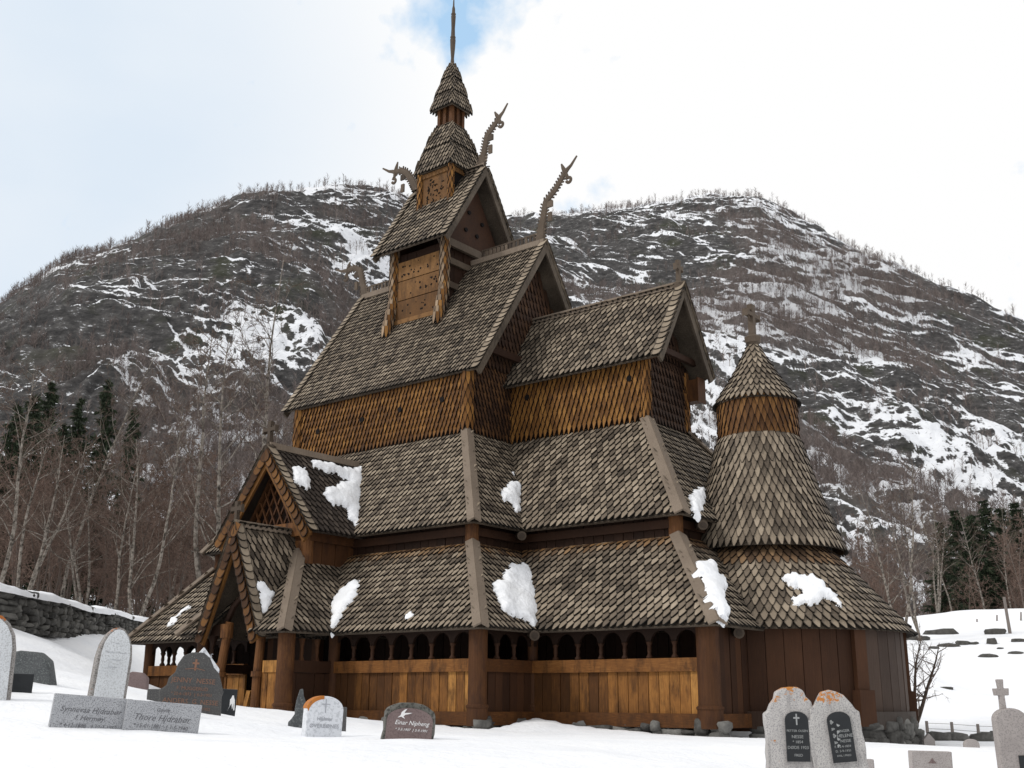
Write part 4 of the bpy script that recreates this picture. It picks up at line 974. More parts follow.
def bare_tree(seed, H=13., lean=.05, nb=26, ntw=9, forks=1, tw=.011, spread=.55, trunk_r=.095, low=.22):
    """returns trunk MB pieces and crown arrays"""
    rnd = np.random.default_rng(seed); tb = MB(tone=.5); cb = MB(tone=.6); tv = []; tf = []
    stems = []
    for k in range(forks):
        a = rnd.uniform(0, 6.28); tilt = lean+(.18 if forks > 1 else 0)*rnd.uniform(.5, 1)
        pts = curve_pts((0, 0, 0), (math.cos(a)*tilt, math.sin(a)*tilt, 1), H*rnd.uniform(.85, 1), 12, rnd, .055, .05); stems.append(pts)
        r = [trunk_r*(1-i/12)**.9+.010 for i in range(13)]; r[0] *= 1.3
        tb.tube(pts.tolist(), r, 7)
    P0 = []; P1 = []; W = []
    for pts in stems:
        for b in range(nb):
            f = low+(1-low)*rnd.uniform(0, 1)**.8*.97; i = min(int(f*12), 11); p = pts[i]+(pts[i+1]-pts[i])*(f*12-i)
            a = rnd.uniform(0, 6.28); L = H*.30*(1.15-f)*rnd.uniform(.6, 1.25)+.5; el = rnd.uniform(.5, 1.3)
            br = curve_pts(p, (math.cos(a), math.sin(a), el), L, 6, rnd, .14, .05)
            r0 = trunk_r*.26*(1.1-f)+.008
            cb.tube(br.tolist(), [r0*(1-j/6)+.004 for j in range(7)], 4, cap=False)
            for s in range(5):
                q = 1.2+rnd.uniform(0, 4.7); j = min(int(q), 5); pp = br[j]+(br[j+1]-br[j])*(q-j); dd = (br[j+1]-br[j]); dd /= np.linalg.norm(dd)
                sb = curve_pts(pp, dd+rnd.normal(size=3)*spread, L*.38*rnd.uniform(.5, 1.1), 4, rnd, .2, .02)
                for j2 in range(4): P0.append(sb[j2]); P1.append(sb[j2+1]); W.append((.012*(1-j2/4)+.004, .012*(1-(j2+1)/4)+.003))
                for q2 in range(ntw):
                    u_ = rnd.uniform(.3, 4); j3 = min(int(u_), 3); p3 = sb[j3]+(sb[j3+1]-sb[j3])*(u_-j3); d3 = (sb[j3+1]-sb[j3])/np.linalg.norm(sb[j3+1]-sb[j3])+rnd.normal(size=3)*.6; 
                    P0.append(p3); P1.append(p3+d3/np.linalg.norm(d3)*rnd.uniform(.25, .75)*min(1, L/3)+np.array([0, 0, -.03])); W.append((tw, .002))
    P0 = np.array(P0); P1 = np.array(P1); W = np.array(W)
    v, f = ribbon(P0, P1, W[:, 0], W[:, 1], rnd); o = len(cb.v)
    cv = np.concatenate([np.array(cb.v), v]); cf = []
    for q in cb.f: cf += [(q[0], q[1], q[2]), (q[0], q[2], q[3])]
    cf = np.concatenate([np.array(cf), f+o]); ntube = len(cf)-len(f)
    return tb, cv, cf, ntube
def mb_tris(mb):
    f = []
    for q in mb.f:
        for i in range(1, len(q)-1): f.append((q[0], q[i], q[i+1]))
    return np.array(mb.v), np.array(f)
def place_tree(name, tmesh, cmesh, loc, rz, sc, label, group, cat='birch', tname='trunk', cname='crown'):
    e = empty(name, loc, label, cat, group, rz, local=True); e.scale = (sc, sc, sc)
    for nm, me in ((tname, tmesh), (cname, cmesh)):
        o = bpy.data.objects.new(nm, me); COL.objects.link(o); o.parent = e
    return e
VAR = []
for i, kw in enumerate((dict(H=14, nb=26, forks=1), dict(H=12, nb=20, forks=2, lean=.08), dict(H=16, nb=24, forks=1, lean=.10, low=.35), dict(H=10, nb=16, forks=3, lean=.1, trunk_r=.09), dict(H=13, nb=22, forks=2, lean=.05, trunk_r=.10))):
    tb, cv, cf, nt_ = bare_tree(100+i, **kw); tv, tf = mb_tris(tb)
    tm = tri_mesh('trunk', tv, tf, [M['birch']], tone=np.full(len(tf), .5)); mi = np.ones(len(cf), int); mi[:nt_] = 0
    cm = tri_mesh('crown', cv, cf, [M['birch'], M['twig']], mi); VAR.append((tm, cm, tv, tf, cv, cf, kw['H']))
# birches one can tell apart: (u of foot, v of foot, distance, variant, height scale, turn, label)
BL = [
 (60, 610, 62, 2, 1.02, .4, 'tall straight white-stemmed birch left of centre among the brown wood behind the wall'),
 (112, 612, 58, 0, .80, 2.0, 'mid-height birch with a pale stem above the low end of the stone wall'),
 (134, 618, 56, 1, 1.0, 1.0, 'twin-stemmed birch just left of the church porch'),
 (212, 600, 60, 1, 1.55, 3.6, 'tall forked birch whose pale stems rise behind the porch roof'),
 (236, 610, 66, 2, 1.45, 5.0, 'tall slender birch beside the gable cross of the porch'),
 (84, 612, 60, 3, .82, 1.9, 'thin many-stemmed birch behind the middle of the stone wall'),
 (22, 596, 55, 3, .95, 4.4, 'dark leaning birch at the left behind the stone wall'),
 (-6, 590, 50, 4, 1.0, 2.7, 'birch cut by the left edge of the view'),
 (168, 612, 75, 4, 1.1, .3, 'birch rising over the west slope of the porch roof'),
 (318, 560, 90, 4, 1.55, 2.2, 'birch whose tip shows between porch gable and nave roof'),
 (296, 560, 85, 0, 1.45, 4.2, 'birch whose fine top shows left of the nave roof corner'),
]
BR = [
 (900, 612, 70, 1, .95, 1.2, 'pale multi-stemmed birch close to the right of the apse roof'),
 (918, 612, 74, 4, .78, 4.0, 'lighter birch second to the right from the apse'),
 (952, 612, 100, 2, .72, 2.2, 'slim birch at the foot of the brown wood on the right'),
 (985, 611, 100, 0, .75, 3.3, 'slim birch standing before the dark spruces'),
 (1012, 610, 104, 2, .70, .9, 'slim birch near the right edge of the view'),
 (938, 612, 96, 3, .9, 5.3, 'low bushy birch between the pale birch and the slim ones'),
]
for u, v, d, k, sc, rz, lab in BL+BR:
    p = at(u, v, d); z = gz(p.x, p.y); p.z = z-.1
    place_tree('birch_tree', VAR[k][0], VAR[k][1], p, rz, sc, lab, 'bare birches round the churchyard')
# bent leafless bush on the right snow slope
tb, cv, cf, nt_ = bare_tree(77, H=3.6, nb=14, ntw=4, forks=3, lean=.5, trunk_r=.075, low=.15, spread=.8, tw=.006)
tv, tf = mb_tris(tb); mi = np.ones(len(cf), int)
e_ = at(909, 682, 42); e_.z = gz(e_.x, e_.y)-.05
place_tree('bare_shrub', tri_mesh('stem', tv, tf, [M['bark']]), tri_mesh('branches', cv, cf, [M['bark'], M['twig']], mi), e_, 2.4, 1.0, 'leafless spreading shrub on the snow right of the apse wall', None, 'shrub', 'stem', 'branches')

# conifers
def spruce(seed, H=12., loose=.5):
    rnd = np.random.default_rng(seed); tb = MB(tone=.4); tb.tube([(0, 0, 0), (0, 0, H*.5), (0, 0, H)], [.17, .1, .02], 7); P0 = []; P1 = []; W = []
    nl = int(H*3.0)
    for i in range(nl):
        f = .08+.92*i/nl; z = H*f; Rm_ = (H*.20*(1-f)**.75+.15)
        for k in range(rnd.integers(4, 7)):
            a = rnd.uniform(0, 6.28); L = Rm_*rnd.uniform(.55, 1.15); n = 6; p = np.array([0, 0, z]); d = np.array([math.cos(a), math.sin(a), -.15-.35*rnd.random()])
            for j in range(n):
                q = p+d*L/n; d = d+np.array([0, 0, .10])
                for s in range(7):
                    dd = d*.5+rnd.normal(size=3)*.55+np.array([0, 0, -.4]); pp = p+(q-p)*rnd.random(); P0.append(pp); P1.append(pp+dd*rnd.uniform(.22, .5)*(.6+.4*L/2)); W.append((.07, .02))
                p = q
    v, f = ribbon(np.array(P0), np.array(P1), np.array(W)[:, 0], np.array(W)[:, 1], rnd); tv, tf = mb_tris(tb); return tv, tf, v, f
SP = [spruce(i, H) for i, H in ((1, 12), (2, 14), (3, 10))]
SM = [(tri_mesh('trunk', a, b, [M['bark']]), tri_mesh('crown', c, d, [M['needle']])) for a, b, c, d in SP]
def hill_at(u, v, d):
    p = at(u, v, d); a = math.atan2(p.y, p.x); r = math.hypot(p.x, p.y); ia = (a-az[0])/(az[1]-az[0]); t = (r-R0)/(float(np.interp(a, az, Rr))-R0)
    if t < 0: p.z = gz(p.x, p.y)
    else: x_, y_, z_, f_, r_ = ztop(np.array([a]), np.array([t])); p.z = float(z_[0])
    return p
CF = [(24, 96, 0, 1.0, 'leftmost dark spruce above the brown wood'), (40, 104, 1, 1.0, 'tall dark spruce with a tapering top left of the snow gap'), (72, 108, 1, .95, 'dark spruce between the two tallest on the left slope'),
      (98, 112, 1, 1.08, 'broad dark spruce standing highest in the left wood'), (128, 118, 2, .95, 'small dark spruce right of the broad one'), (58, 92, 2, 1.0, 'low dark spruce half hidden in bare twigs'), (8, 90, 2, 1.1, 'dark spruce by the left edge of the view')]
for u, d, k, sc, lab in CF:
    p = hill_at(u, 480, d); p.z = max(p.z, 4)-.3; topz = at(u, {24: 392, 40: 378, 72: 395, 98: 376, 128: 405, 58: 420, 8: 400}[u], d).z
    H = (12, 14, 10)[k]; s_ = (topz-p.z)/H
    e_ = place_tree('spruce_tree', SM[k][0], SM[k][1], p, u*.7, 1, lab, 'dark spruces in the woods', 'spruce'); e_.scale = (min(s_, 1.15)*1.0, min(s_, 1.15), s_)
CF = [(945, 120, 0, 520, 'low dark spruce at the left end of the right-hand spruce clump'), (962, 130, 1, 508, 'dark spruce second in the right-hand clump'), (978, 124, 2, 512, 'short dark spruce in the middle of the right-hand clump'),
      (992, 132, 1, 498, 'tallest dark spruce of the right-hand clump'), (1008, 126, 0, 506, 'dark spruce right of the tallest one'), (1024, 134, 1, 500, 'dark spruce cut by the right edge of the view')]
for u, d, k, tv_, lab in CF:
    p = hill_at(u, 580, d); p.z -= .3; H = (12, 14, 10)[k]; s_ = (at(u, tv_, d).z-p.z)/H
    e_ = place_tree('spruce_tree', SM[k][0], SM[k][1], p, u*.7, 1, lab, 'dark spruces in the woods', 'spruce'); e_.scale = (s_*1.1, s_*1.1, s_)

# woods that read as one mass ---------------------------------------------------
def scatter(name, items, mats, label, cat, kind='stuff'):
    """items: list of (verts, faces, matindex array, positions (n,3), scale, rot)"""
    AV = []; AF = []; AM = []; AT = []; o = 0
    for v, f, mi, pos, sc, rot, scz in items:
        c, s = math.cos(rot), math.sin(rot); w_ = np.empty_like(v); w_[:, 0] = (v[:, 0]*c-v[:, 1]*s)*sc+pos[0]; w_[:, 1] = (v[:, 0]*s+v[:, 1]*c)*sc+pos[1]; w_[:, 2] = v[:, 2]*scz+pos[2]
        AV.append(w_); AF.append(f+o); AM.append(mi); AT.append(np.full(len(f), random.random()*.6)+np.random.rand(len(f))*.4); o += len(v)
    me = tri_mesh(name, np.concatenate(AV), np.concatenate(AF), mats, np.concatenate(AM), np.concatenate(AT)); ob = bpy.data.objects.new(name, me); COL.objects.link(ob)
    return tag(ob, label, cat, kind=kind)
random.seed(21); its = []
LT = []
for i in range(4): # lighter mid-distance versions
    tb, cv, cf, nt_ = bare_tree(300+i, H=11, nb=20, ntw=7, forks=1+i % 2, tw=.028, low=.10, trunk_r=.055, spread=.7); tv, tf = mb_tris(tb)
    v = np.concatenate([tv, cv]); f = np.concatenate([tf, cf+len(tv)]); mi = np.concatenate([np.zeros(len(tf), int), np.ones(len(cf), int)]); mi[len(tf):len(tf)+nt_] = 1; LT.append((v, f, mi))
for n in range(250):
    u = random.uniform(-70, 330); d = random.uniform(60, 150); 
    p = hill_at(u, 560, d)
    v, f, mi = LT[n % 4]; s_ = random.uniform(.65, 1.15)*(.75+.25*min(1, d/90)); its.append((v, f, mi, (p.x, p.y, p.z-.2), s_, random.uniform(0, 6), s_*random.uniform(.9, 1.2)))
for n in range(80):
    u = random.uniform(850, 1060); d = random.uniform(98, 170); p = hill_at(u, 590, d)
    v, f, mi = LT[n % 4]; s_ = random.uniform(.55, .85); its.append((v, f, mi, (p.x, p.y, p.z-.2), s_, random.uniform(0, 6), s_))
scatter('woodland', its, [M['darkbirch'], M['woodtwig']], 'brown leafless birch wood at the foot of the mountain', 'woodland')
its = []
for n in range(26):
    u = random.uniform(-60, 250); d = random.uniform(75, 160); p = hill_at(u, 560, d); a, b, c, f = SP[n % 3]; s_ = random.uniform(.3, .62)
    if u > 120: s_ *= .6
    v = np.concatenate([a, c]); ff = np.concatenate([b, f+len(a)]); its.append((v, ff, np.concatenate([np.zeros(len(b), int), np.ones(len(f), int)]), (p.x, p.y, p.z-.2), s_*1.3, random.uniform(0, 6), s_))
for n in range(14):
    u = random.uniform(940, 1070); d = random.uniform(120, 190); p = hill_at(u, 560, d); a, b, c, f = SP[n % 3]; s_ = random.uniform(.4, .75)
    v = np.concatenate([a, c]); ff = np.concatenate([b, f+len(a)]); its.append((v, ff, np.concatenate([np.zeros(len(b), int), np.ones(len(f), int)]), (p.x, p.y, p.z-.2), s_*1.2, random.uniform(0, 6), s_))
scatter('undergrowth', its, [M['bark'], M['needle']], 'dark young spruces mixed through the lower woods', 'undergrowth')

# scrub birch over the mountainside: very many tiny leafless trees
rng = np.random.default_rng(5)
def scrub_proto(seed, n=20):
    r_ = np.random.default_rng(seed); P0 = [np.array([0, 0, -.6])]; P1 = [np.array([r_.normal()*.3, r_.normal()*.3, 6.])]; W = [(.13, .03)]
    for i in range(n):
        z = r_.uniform(1, 5.2); a = r_.uniform(0, 6.28); L = r_.uniform(.9, 2.2)*(1.25-z/7); d = np.array([math.cos(a), math.sin(a), r_.uniform(.7, 1.5)]); P0.append(np.array([0, 0, z])); P1.append(np.array([0, 0, z])+d*L); W.append((.075, .02))
    v, f = ribbon(np.array(P0), np.array(P1), np.array(W)[:, 0], np.array(W)[:, 1], r_); return v, f
PR = [scrub_proto(i) for i in range(8)]
N = 36000
a = rng.uniform(az[0]+.01, az[-1]-.01, N*3); t = rng.uniform(.02, 1.0, N*3)**.9; t[:6000] = rng.uniform(.955, 1.01, 6000)
x_, y_, z_, f_, r__ = ztop(a, t)
clump = fbm(a*560/16, t*60, 3, 7)
keep = (f_*.95+.16+(clump-.5)*1.1 > rng.uniform(.15, 1.0, N*3)); keep[:6000] &= True; keep[:3500] |= (clump[:3500] > .55)
idx = np.nonzero(keep)[0][:N]
VV = []; FF = []; TT_ = []; off = 0
for k in range(8):
    ii = idx[k::8]; v, f = PR[k]; m_ = len(ii); rot = rng.uniform(0, 6.28, m_); sc = rng.uniform(.40, 1.35, m_)*np.where(t[ii] > .95, .55, 1.0)*(.8+r__[ii]/2200)
    c, s = np.cos(rot)[:, None], np.sin(rot)[:, None]
    w_ = np.empty((m_, len(v), 3), np.float32); w_[..., 0] = (v[None, :, 0]*c-v[None, :, 1]*s)*sc[:, None]+x_[ii][:, None]; w_[..., 1] = (v[None, :, 0]*s+v[None, :, 1]*c)*sc[:, None]+y_[ii][:, None]; w_[..., 2] = v[None, :, 2]*sc[:, None]+z_[ii][:, None]
    VV.append(w_.reshape(-1, 3)); FF.append((f[None]+(np.arange(m_)*len(v))[:, None, None]).reshape(-1, 3)+off); TT_.append(np.repeat(rng.uniform(0, 1, m_), len(f))); off += m_*len(v)
me = tri_mesh('mountain_birch_scrub', np.concatenate(VV), np.concatenate(FF), [M['hilltwig']], tone=np.concatenate(TT_)); ob = bpy.data.objects.new('mountain_birch_scrub', me); COL.objects.link(ob)
tag(ob, 'thin leafless birch scrub covering the snowy mountainside', 'scrub', kind='stuff')
# ------------------------------------------------------------------ dry stone wall on the left
ws = [at(-260, 585, 30), at(-120, 600, 31), at(0, 623, 33), at(60, 632, 40), at(125, 638, 52), at(170, 648, 62)]
for p in ws: p.z = gz(p.x, p.y)
random.seed(9)
mb = MB(); WH = .80; tops = []
for i in range(len(ws)-1):
    a, b = ws[i], ws[i+1]; d = b-a; L = d.length; d.normalize(); n = V((d.y, -d.x, 0)).normalized(); z = -.2
    while z < WH:
        h = random.uniform(.12, .24); s = random.uniform(-.3, 0)
        while s < L:
            w_ = random.uniform(.22, .75)
            for side in (-1, 1):
                if side == -1 and i > 1 and False: continue
                vs, fs = rock_verts((0, 0, 0), (w_*1.02, .44, h*1.18), sd, 2 if side == 1 else 1); sd += 1
                p = a+d*(s+w_/2)+V((0, 0, z+h/2))+n*side*(.17+random.uniform(-.05, .05)); rz = random.uniform(-.15, .15)
                mb.add([p+d*(v.x+v.z*rz)+n*v.y+V((0, 0, v.z-v.x*rz)) for v in vs], fs)
            s += w_
        z += h*.98
wl = mb.build('stone_wall', M['darkrock'], loc=ws[2], smooth=True); tag(wl, 'dry stone wall of dark field stones running behind the graveyard on the left', 'wall')
mb = MB(tone=.5); prof = [(-.47, -.10), (-.45, .06), (-.30, .13), (0, .17), (.28, .13), (.45, .06), (.47, -.10)]; vs = []; random.seed(12)
line = []
for i in range(len(ws)-1):
    a, b = ws[i], ws[i+1]; m_ = int((b-a).length/.16); line += [a+(b-a)*(k/m_) for k in range(m_)]
for k, c in enumerate(line):
    d = line[min(k+6, len(line)-1)]-line[max(k-6, 0)]; n = V((d.y, -d.x, 0)).normalized(); jj = .16*math.sin(k*.23)+.10*math.sin(k*.61)+random.uniform(-.05, .05)
    for (q, h) in prof: vs.append(c+n*(q*(1+jj*.6)+random.uniform(-.015, .015))+V((0, 0, WH+.07+h*(1+jj)+.04*math.sin(k*.11))))
mb.add(vs, [(k*7+q, (k+1)*7+q, (k+1)*7+q+1, k*7+q+1) for k in range(len(line)-1) for q in range(6)])
tag(mb.build('lying_snow', M['snow'], loc=ws[2]+V((0, 0, WH)), smooth=True), 'thick snow cap lying along the top of the stone wall', 'snow')

# ------------------------------------------------------------------ gravestones
def text_mesh(parent, txt, size, x, z, y, mat, shear=0, name='inscription', align='CENTER', th=.0015):
    c = bpy.data.curves.new('txt', 'FONT'); c.body = txt; c.size = size; c.align_x = align; c.shear = shear; c.extrude = th; c.resolution_u = 2
    o = bpy.data.objects.new('txt', c); COL.objects.link(o); dg = bpy.context.evaluated_depsgraph_get(); me = bpy.data.meshes.new_from_object(o.evaluated_get(dg)); bpy.data.objects.remove(o); bpy.data.curves.remove(c)
    me.materials.clear(); me.materials.append(mat); t = bpy.data.objects.new(name, me); COL.objects.link(t); t.parent = parent; t.rotation_euler = (R(90), 0, 0); t.location = (x, y, z); return t
def rounded(w, h, kind, n=10):
    k = w/2
    if kind == 'round': return [(-k, 0), (k, 0), (k, h-k*.7)]+[(k*math.cos(t), h-k*.7+k*.7*math.sin(t)) for t in np.linspace(0, math.pi, 14)[1:-1]]+[(-k, h-k*.7)]
    if kind == 'low': return [(-k, 0), (k, 0), (k*1.0, h*.78)]+[(k*math.cos(t), h*.78+h*.22*math.sin(t)) for t in np.linspace(.25, math.pi-.25, 10)]+[(-k, h*.78)]
    if kind == 'gothic': return [(-k, 0), (k, 0), (k*.97, h*.66), (k*.86, h*.80), (k*.62, h*.91), (k*.28, h*.985), (0, h), (-k*.28, h*.985), (-k*.62, h*.91), (-k*.86, h*.80), (-k*.97, h*.66)]
    if kind == 'rect': return [(-k, 0), (k, 0), (k, h), (-k, h)]
    if kind == 'gable': return [(-k, 0), (k, 0), (k, h*.72), (0, h), (-k, h*.72)]
    if kind == 'shoulder': return [(-k, 0), (k, 0), (k*.96, h*.58), (k*.90, h*.68), (k*.74, h*.78), (k*.60, h*.84), (k*.45, h*.95), (k*.2, h*1.0), (-k*.15, h*1.0), (-k*.4, h*.95), (-k*.55, h*.86), (-k*.62, h*.76), (-k*.78, h*.70), (-k*.84, h*.60), (-k*1.0, h*.55)]
    if kind == 'crest': return [(-k, 0), (k, 0), (k*.97, h*.78), (k*.86, h*.80), (k*.78, h*.86), (k*.60, h*.90), (k*.50, h*.955), (k*.25, h*.99), (0, h), (-k*.30, h*.985), (-k*.52, h*.94), (-k*.62, h*.88), (-k*.80, h*.84), (-k*.86, h*.77), (-k*1.0, h*.75)]
    if kind == 'obelisk': return [(-k, 0), (k, 0), (k, h*.44), (k*.75, h*.50), (k*.52, h*.56), (k*.40, h*.78), (k*.12, h*.97), (0, h), (-k*.12, h*.97), (-k*.35, h*.8), (-k*.5, h*.56), (-k*.7, h*.5), (-k, h*.44)]
def headstone(name, label, u, vb, vt, wpx, d, kind, mat, th=.12, yaw=0., roll=0., rough=0, sink=.25, bevel=.012, seed=1, lean=0.):
    """u, vb: foot of the stone, vt: its top (gives the real height at distance d), wpx gives its real width"""
    p = at(u, vb, d); top = at(u, vt, d); w_ = wpx*d/FOC*1.01; h = top.z-p.z; e = empty(name, p-V((0, 0, sink)), label, 'gravestone', 'gravestones in the snow', YAW+yaw, local=True)
    e.rotation_euler = (lean, roll, YAW+yaw)
    P = rounded(w_, h+sink, kind)
    if rough:
        rnd = random.Random(seed); Q = []
        for i, (a, b) in enumerate(P):
            a2, b2 = P[(i+1) % len(P)]; Q.append((a+rnd.uniform(-1, 1)*rough*(b > .05), b+rnd.uniform(-1, 1)*rough*(b > .05)))
            m_ = int(math.hypot(a2-a, b2-b)/.07)
            for k in range(1, m_):
                if b > .05 or b2 > .05: Q.append((a+(a2-a)*k/m_+rnd.uniform(-1, 1)*rough, b+(b2-b)*k/m_+rnd.uniform(-1, 1)*rough))
        P = Q
    g = MB(tone=.5); g.prism(P, (0, 0, 0), (1, 0, 0), (0, 0, 1), th); slab = g.build('slab', mat, e, bevel=bevel)
    e['w'] = w_; e['h'] = h+sink; return e, w_, h, sink, th
def plaque(e, poly, y, th, mat, name='panel'):
    g = MB(tone=.5); g.prism(poly, (0, y, 0), (1, 0, 0), (0, 0, 1), th); return g.build(name, mat, e)

# 1 pale arched stone at the left edge
e, w_, h, sk, th = headstone('gravestone', 'tall pale arched headstone cut off by the left edge of the view', -15, 694, 614, 42, 14, 'gothic', M['rimstone'], .12, .38, .0)
plaque(e, [(x*.84, .12+z*.86) for x, z in rounded(w_, h+sk, 'gothic')], -th/2-.012, .03, M['palestone'])
# 2 black low stone in front of it
headstone('gravestone', 'low polished black stone in the lower left corner by the tall pale one', 2, 697, 673, 46, 14.8, 'rect', M['blackstone'], .14, .40, .02)
# 3 rough dark boulder-like stone
g = MB(tone=.5); p = at(30, 682, 18); g.prism([(-.40, -.3), (.42, -.3), (.26, .30), (.10, .42), (-.14, .44), (-.36, .40)], p, R_, (0, 0, 1), .3)
tag(g.build('grave_slab', M['obelisk'], loc=p, bevel=.03), 'dark lichened slanting stone right of the pale stone at the left edge', 'gravestone', 'gravestones in the snow')
# 4 rusty-edged pointed headstone
e, w_, h, sk, th = headstone('gravestone', 'pale pointed arch headstone with rust-coloured rim leaning above the granite slabs', 105, 697, 627, 32, 13.6, 'gothic', M['rimstone'], .15, .55, .07)
plaque(e, [(x*.80, .20+z*.78) for x, z in rounded(w_, h+sk, 'gothic')], -th/2-.012, .03, M['palestone'])
g = MB(); g.box((0, 0, .16), (w_*1.12, th*1.3, .12)); g.build('plinth', M['rimstone'], e, bevel=.01)
for z_, t_ in ((.72, '· — ·'), (.62, '—— · ——'), (.54, '· ——'), (.46, '—— ·')): text_mesh(e, t_, .05, .0, z_+.1, -th/2-.03, M['faint'])
# 5 granite pair
for i, (u, vb, vt, wp, lab, L) in enumerate(((86, 730, 696, 66, 'left grey granite slab of the joined pair with cursive lettering', [('Synnevaa Hjdrabør', .074, .50, .35), ('f. Hermøy', .066, .28, .3), ('* 4-12-1880   † 12-3-1953', .05, .06, .2)]),
                                        (157.5, 735, 702, 66, 'right grey granite slab of the joined pair with cursive lettering', [('Gamle', .05, .70, .3), ('Thore Hjdrabør', .084, .42, .35), ('* 15-01-1881   † 1-5-1960', .05, .20, .2), ('· 40. 50. ·', .05, .04, .2)]))):
    e, w_, h, sk, th = headstone('gravestone', lab, u, vb, vt, wp, 12.0-.0*i, 'rect', M['granite'], .13, .44, .075, sink=.22, bevel=.006)
    for t_, s_, z_, sh in L: text_mesh(e, t_, s_, -.01, sk+z_*h, -th/2-.001, M['ink'], sh)
# 6 dark slate with gilt letters
e, w_, h, sk, th = headstone('gravestone', 'dark shouldered slate headstone with a small cross and faded gilt names', 187, 716, 652, 57, 14.6, 'shoulder', M['slate'], .13, .26, .06, rough=.012, sink=.3)
zt_ = sk+h
for t_, s_, z_ in (('JENNY  NESSE', .085, .42), ('F. MUGGERUD', .058, .335), ('* 22-6-1873  † 6-2-1951', .050, .27), ('ANDERS  G. NESSE', .080, .175), ('* 25-3-1866  † 7-3-1952', .050, .105)): text_mesh(e, t_, s_, .0, sk+z_-.03, -th/2-.003, M['gilt'])
plaque(e, [(x+0, sk+.54+z) for x, z in [(-.012, 0), (.012, 0), (.012, .075), (.04, .075), (.04, .097), (.012, .097), (.012, .135), (-.012, .135), (-.012, .097), (-.04, .097), (-.04, .075), (-.012, .075)]], -th/2-.002, .006, M['gilt'], 'cross_emblem')
plaque(e, [(-.12, sk+.545), (-.02, sk+.558), (.02, sk+.558), (.12, sk+.545), (.12, sk+.55), (.02, sk+.568), (-.02, sk+.568), (-.12, sk+.55)], -th/2-.002, .006, M['gilt'], 'emblem')
# 7 white gable stone behind it
e, w_, h, sk, th = headstone('gravestone', 'small white gable-topped stone peeping up behind the dark slate headstone', 198, 705, 647, 31, 16.2, 'gable', M['whitestone'], .1, .2, .02)
for i, (x, z) in enumerate(((-.10, .52), (0, .56), (.10, .52))): text_mesh(e, 'S', .09, x, sk+z+.1, -th/2-.003, M['faint'], .3)
# 8,9
headstone('gravestone', 'small grey slab just left of the dark slate headstone', 154, 712, 689, 14, 16.6, 'rect', M['slate'], .1, 0)
e, w_, h, sk, th = headstone('gravestone', 'small polished black stone with a white angel right of the dark slate headstone', 225, 713, 689, 17, 18, 'rect', M['blackstone'], .12, .25, .04)
plaque(e, [(x*.9+.06, sk+z*.9) for x, z in [(-.05, .03), (-.015, .12), (-.02, .22), (.0, .25), (.012, .29), (.035, .29), (.045, .25), (.06, .21), (.07, .05), (.05, .05), (.045, .17), (.03, .06), (.01, .16), (-.01, .12)]], -th/2-.002, .006, M['whiteink'], 'angel')
# 10 trio
headstone('gravestone', 'lichened grey stone with a pointed obelisk top left of the small white one', 299, 728, 688, 22, 14.2, 'obelisk', M['obelisk'], .14, .2, rough=.012, seed=4)
e, w_, h, sk, th = headstone('gravestone', 'small white round-topped headstone with a thin cross on a snowy rise', 320.5, 736, 696, 35, 12.6, 'round', M['whitestone'], .16, .44, .04, sink=.2)
for t_, s_, z_ in (('Hjalmar', .055, .16), ('ØVERBØNES', .058, .085)): text_mesh(e, t_, s_, 0, sk+z_, -th/2-.003, M['faint'])
plaque(e, [(x, sk+.24+z) for x, z in [(-.005, 0), (.005, 0), (.005, .085), (.045, .085), (.045, .093), (.005, .093), (.005, .14), (-.005, .14), (-.005, .093), (-.045, .093), (-.045, .085), (-.005, .085)]], -th/2-.002, .004, M['faint'], 'cross_emblem')
g = MB(tone=.5); k_ = w_/2; H_ = h+sk; arcp = [(k_*math.cos(t)*1.03, H_-k_*.7+k_*.7*math.sin(t)*1.03) for t in np.linspace(1.7, math.pi-.1, 8)]
g.prism(arcp+[(x*.9, z-.035) for x, z in reversed(arcp)], (0, 0, 0), (1, 0, 0), (0, 0, 1), th*1.04); g.build('lichen_rim', M['rust'], e)
headstone('gravestone', 'dark low stone half hidden behind the small white headstone', 336, 729, 707, 18, 15, 'rect', M['slate'], .1, 0)
# 11 brown stone
e, w_, h, sk, th = headstone('gravestone', 'red-brown rough-rimmed stone with a carved flying bird', 405.5, 743.5, 702, 48, 12.0, 'low', M['brownrough'], .15, .20, .07, rough=.010, sink=.2)
plaque(e, [(x*.90, z*.905) for x, z in rounded(w_, h+sk, 'low')], -th/2-.006, .02, M['brownstone'])
for t_, s_, z_ in (('Einar Nipheng', .062, .185), ('* 7-3-1907  † 5-9-1991', .036, .125)): text_mesh(e, t_, s_, .02, sk+z_, -th/2-.018, M['whiteink'], .3)
plaque(e, [(x*.75-.08, sk+.25+z*.75) for x, z in [(-.07, 0), (-.03, .035), (-.02, .075), (.02, .11), (.055, .125), (.03, .09), (.02, .065), (.06, .07), (.13, .075), (.08, .055), (.035, .045), (.01, .02), (.035, -.01), (.0, .005), (-.02, .015)]], -th/2-.018, .006, M['whiteink'], 'bird')
# dark distant stone left of the porch
g = MB(tone=.5); p = at(133, 688, 22); g.prism([(-.26, -.2), (.28, -.2), (.26, .18), (.16, .27), (-.02, .29), (-.14, .24), (-.26, .14)], p, R_, (0, 0, 1), .16)
tag(g.build('grave_slab', M['brownstone'], loc=p, bevel=.02), 'low dark rounded stone in the snow left of the porch', 'gravestone', 'gravestones in the snow')
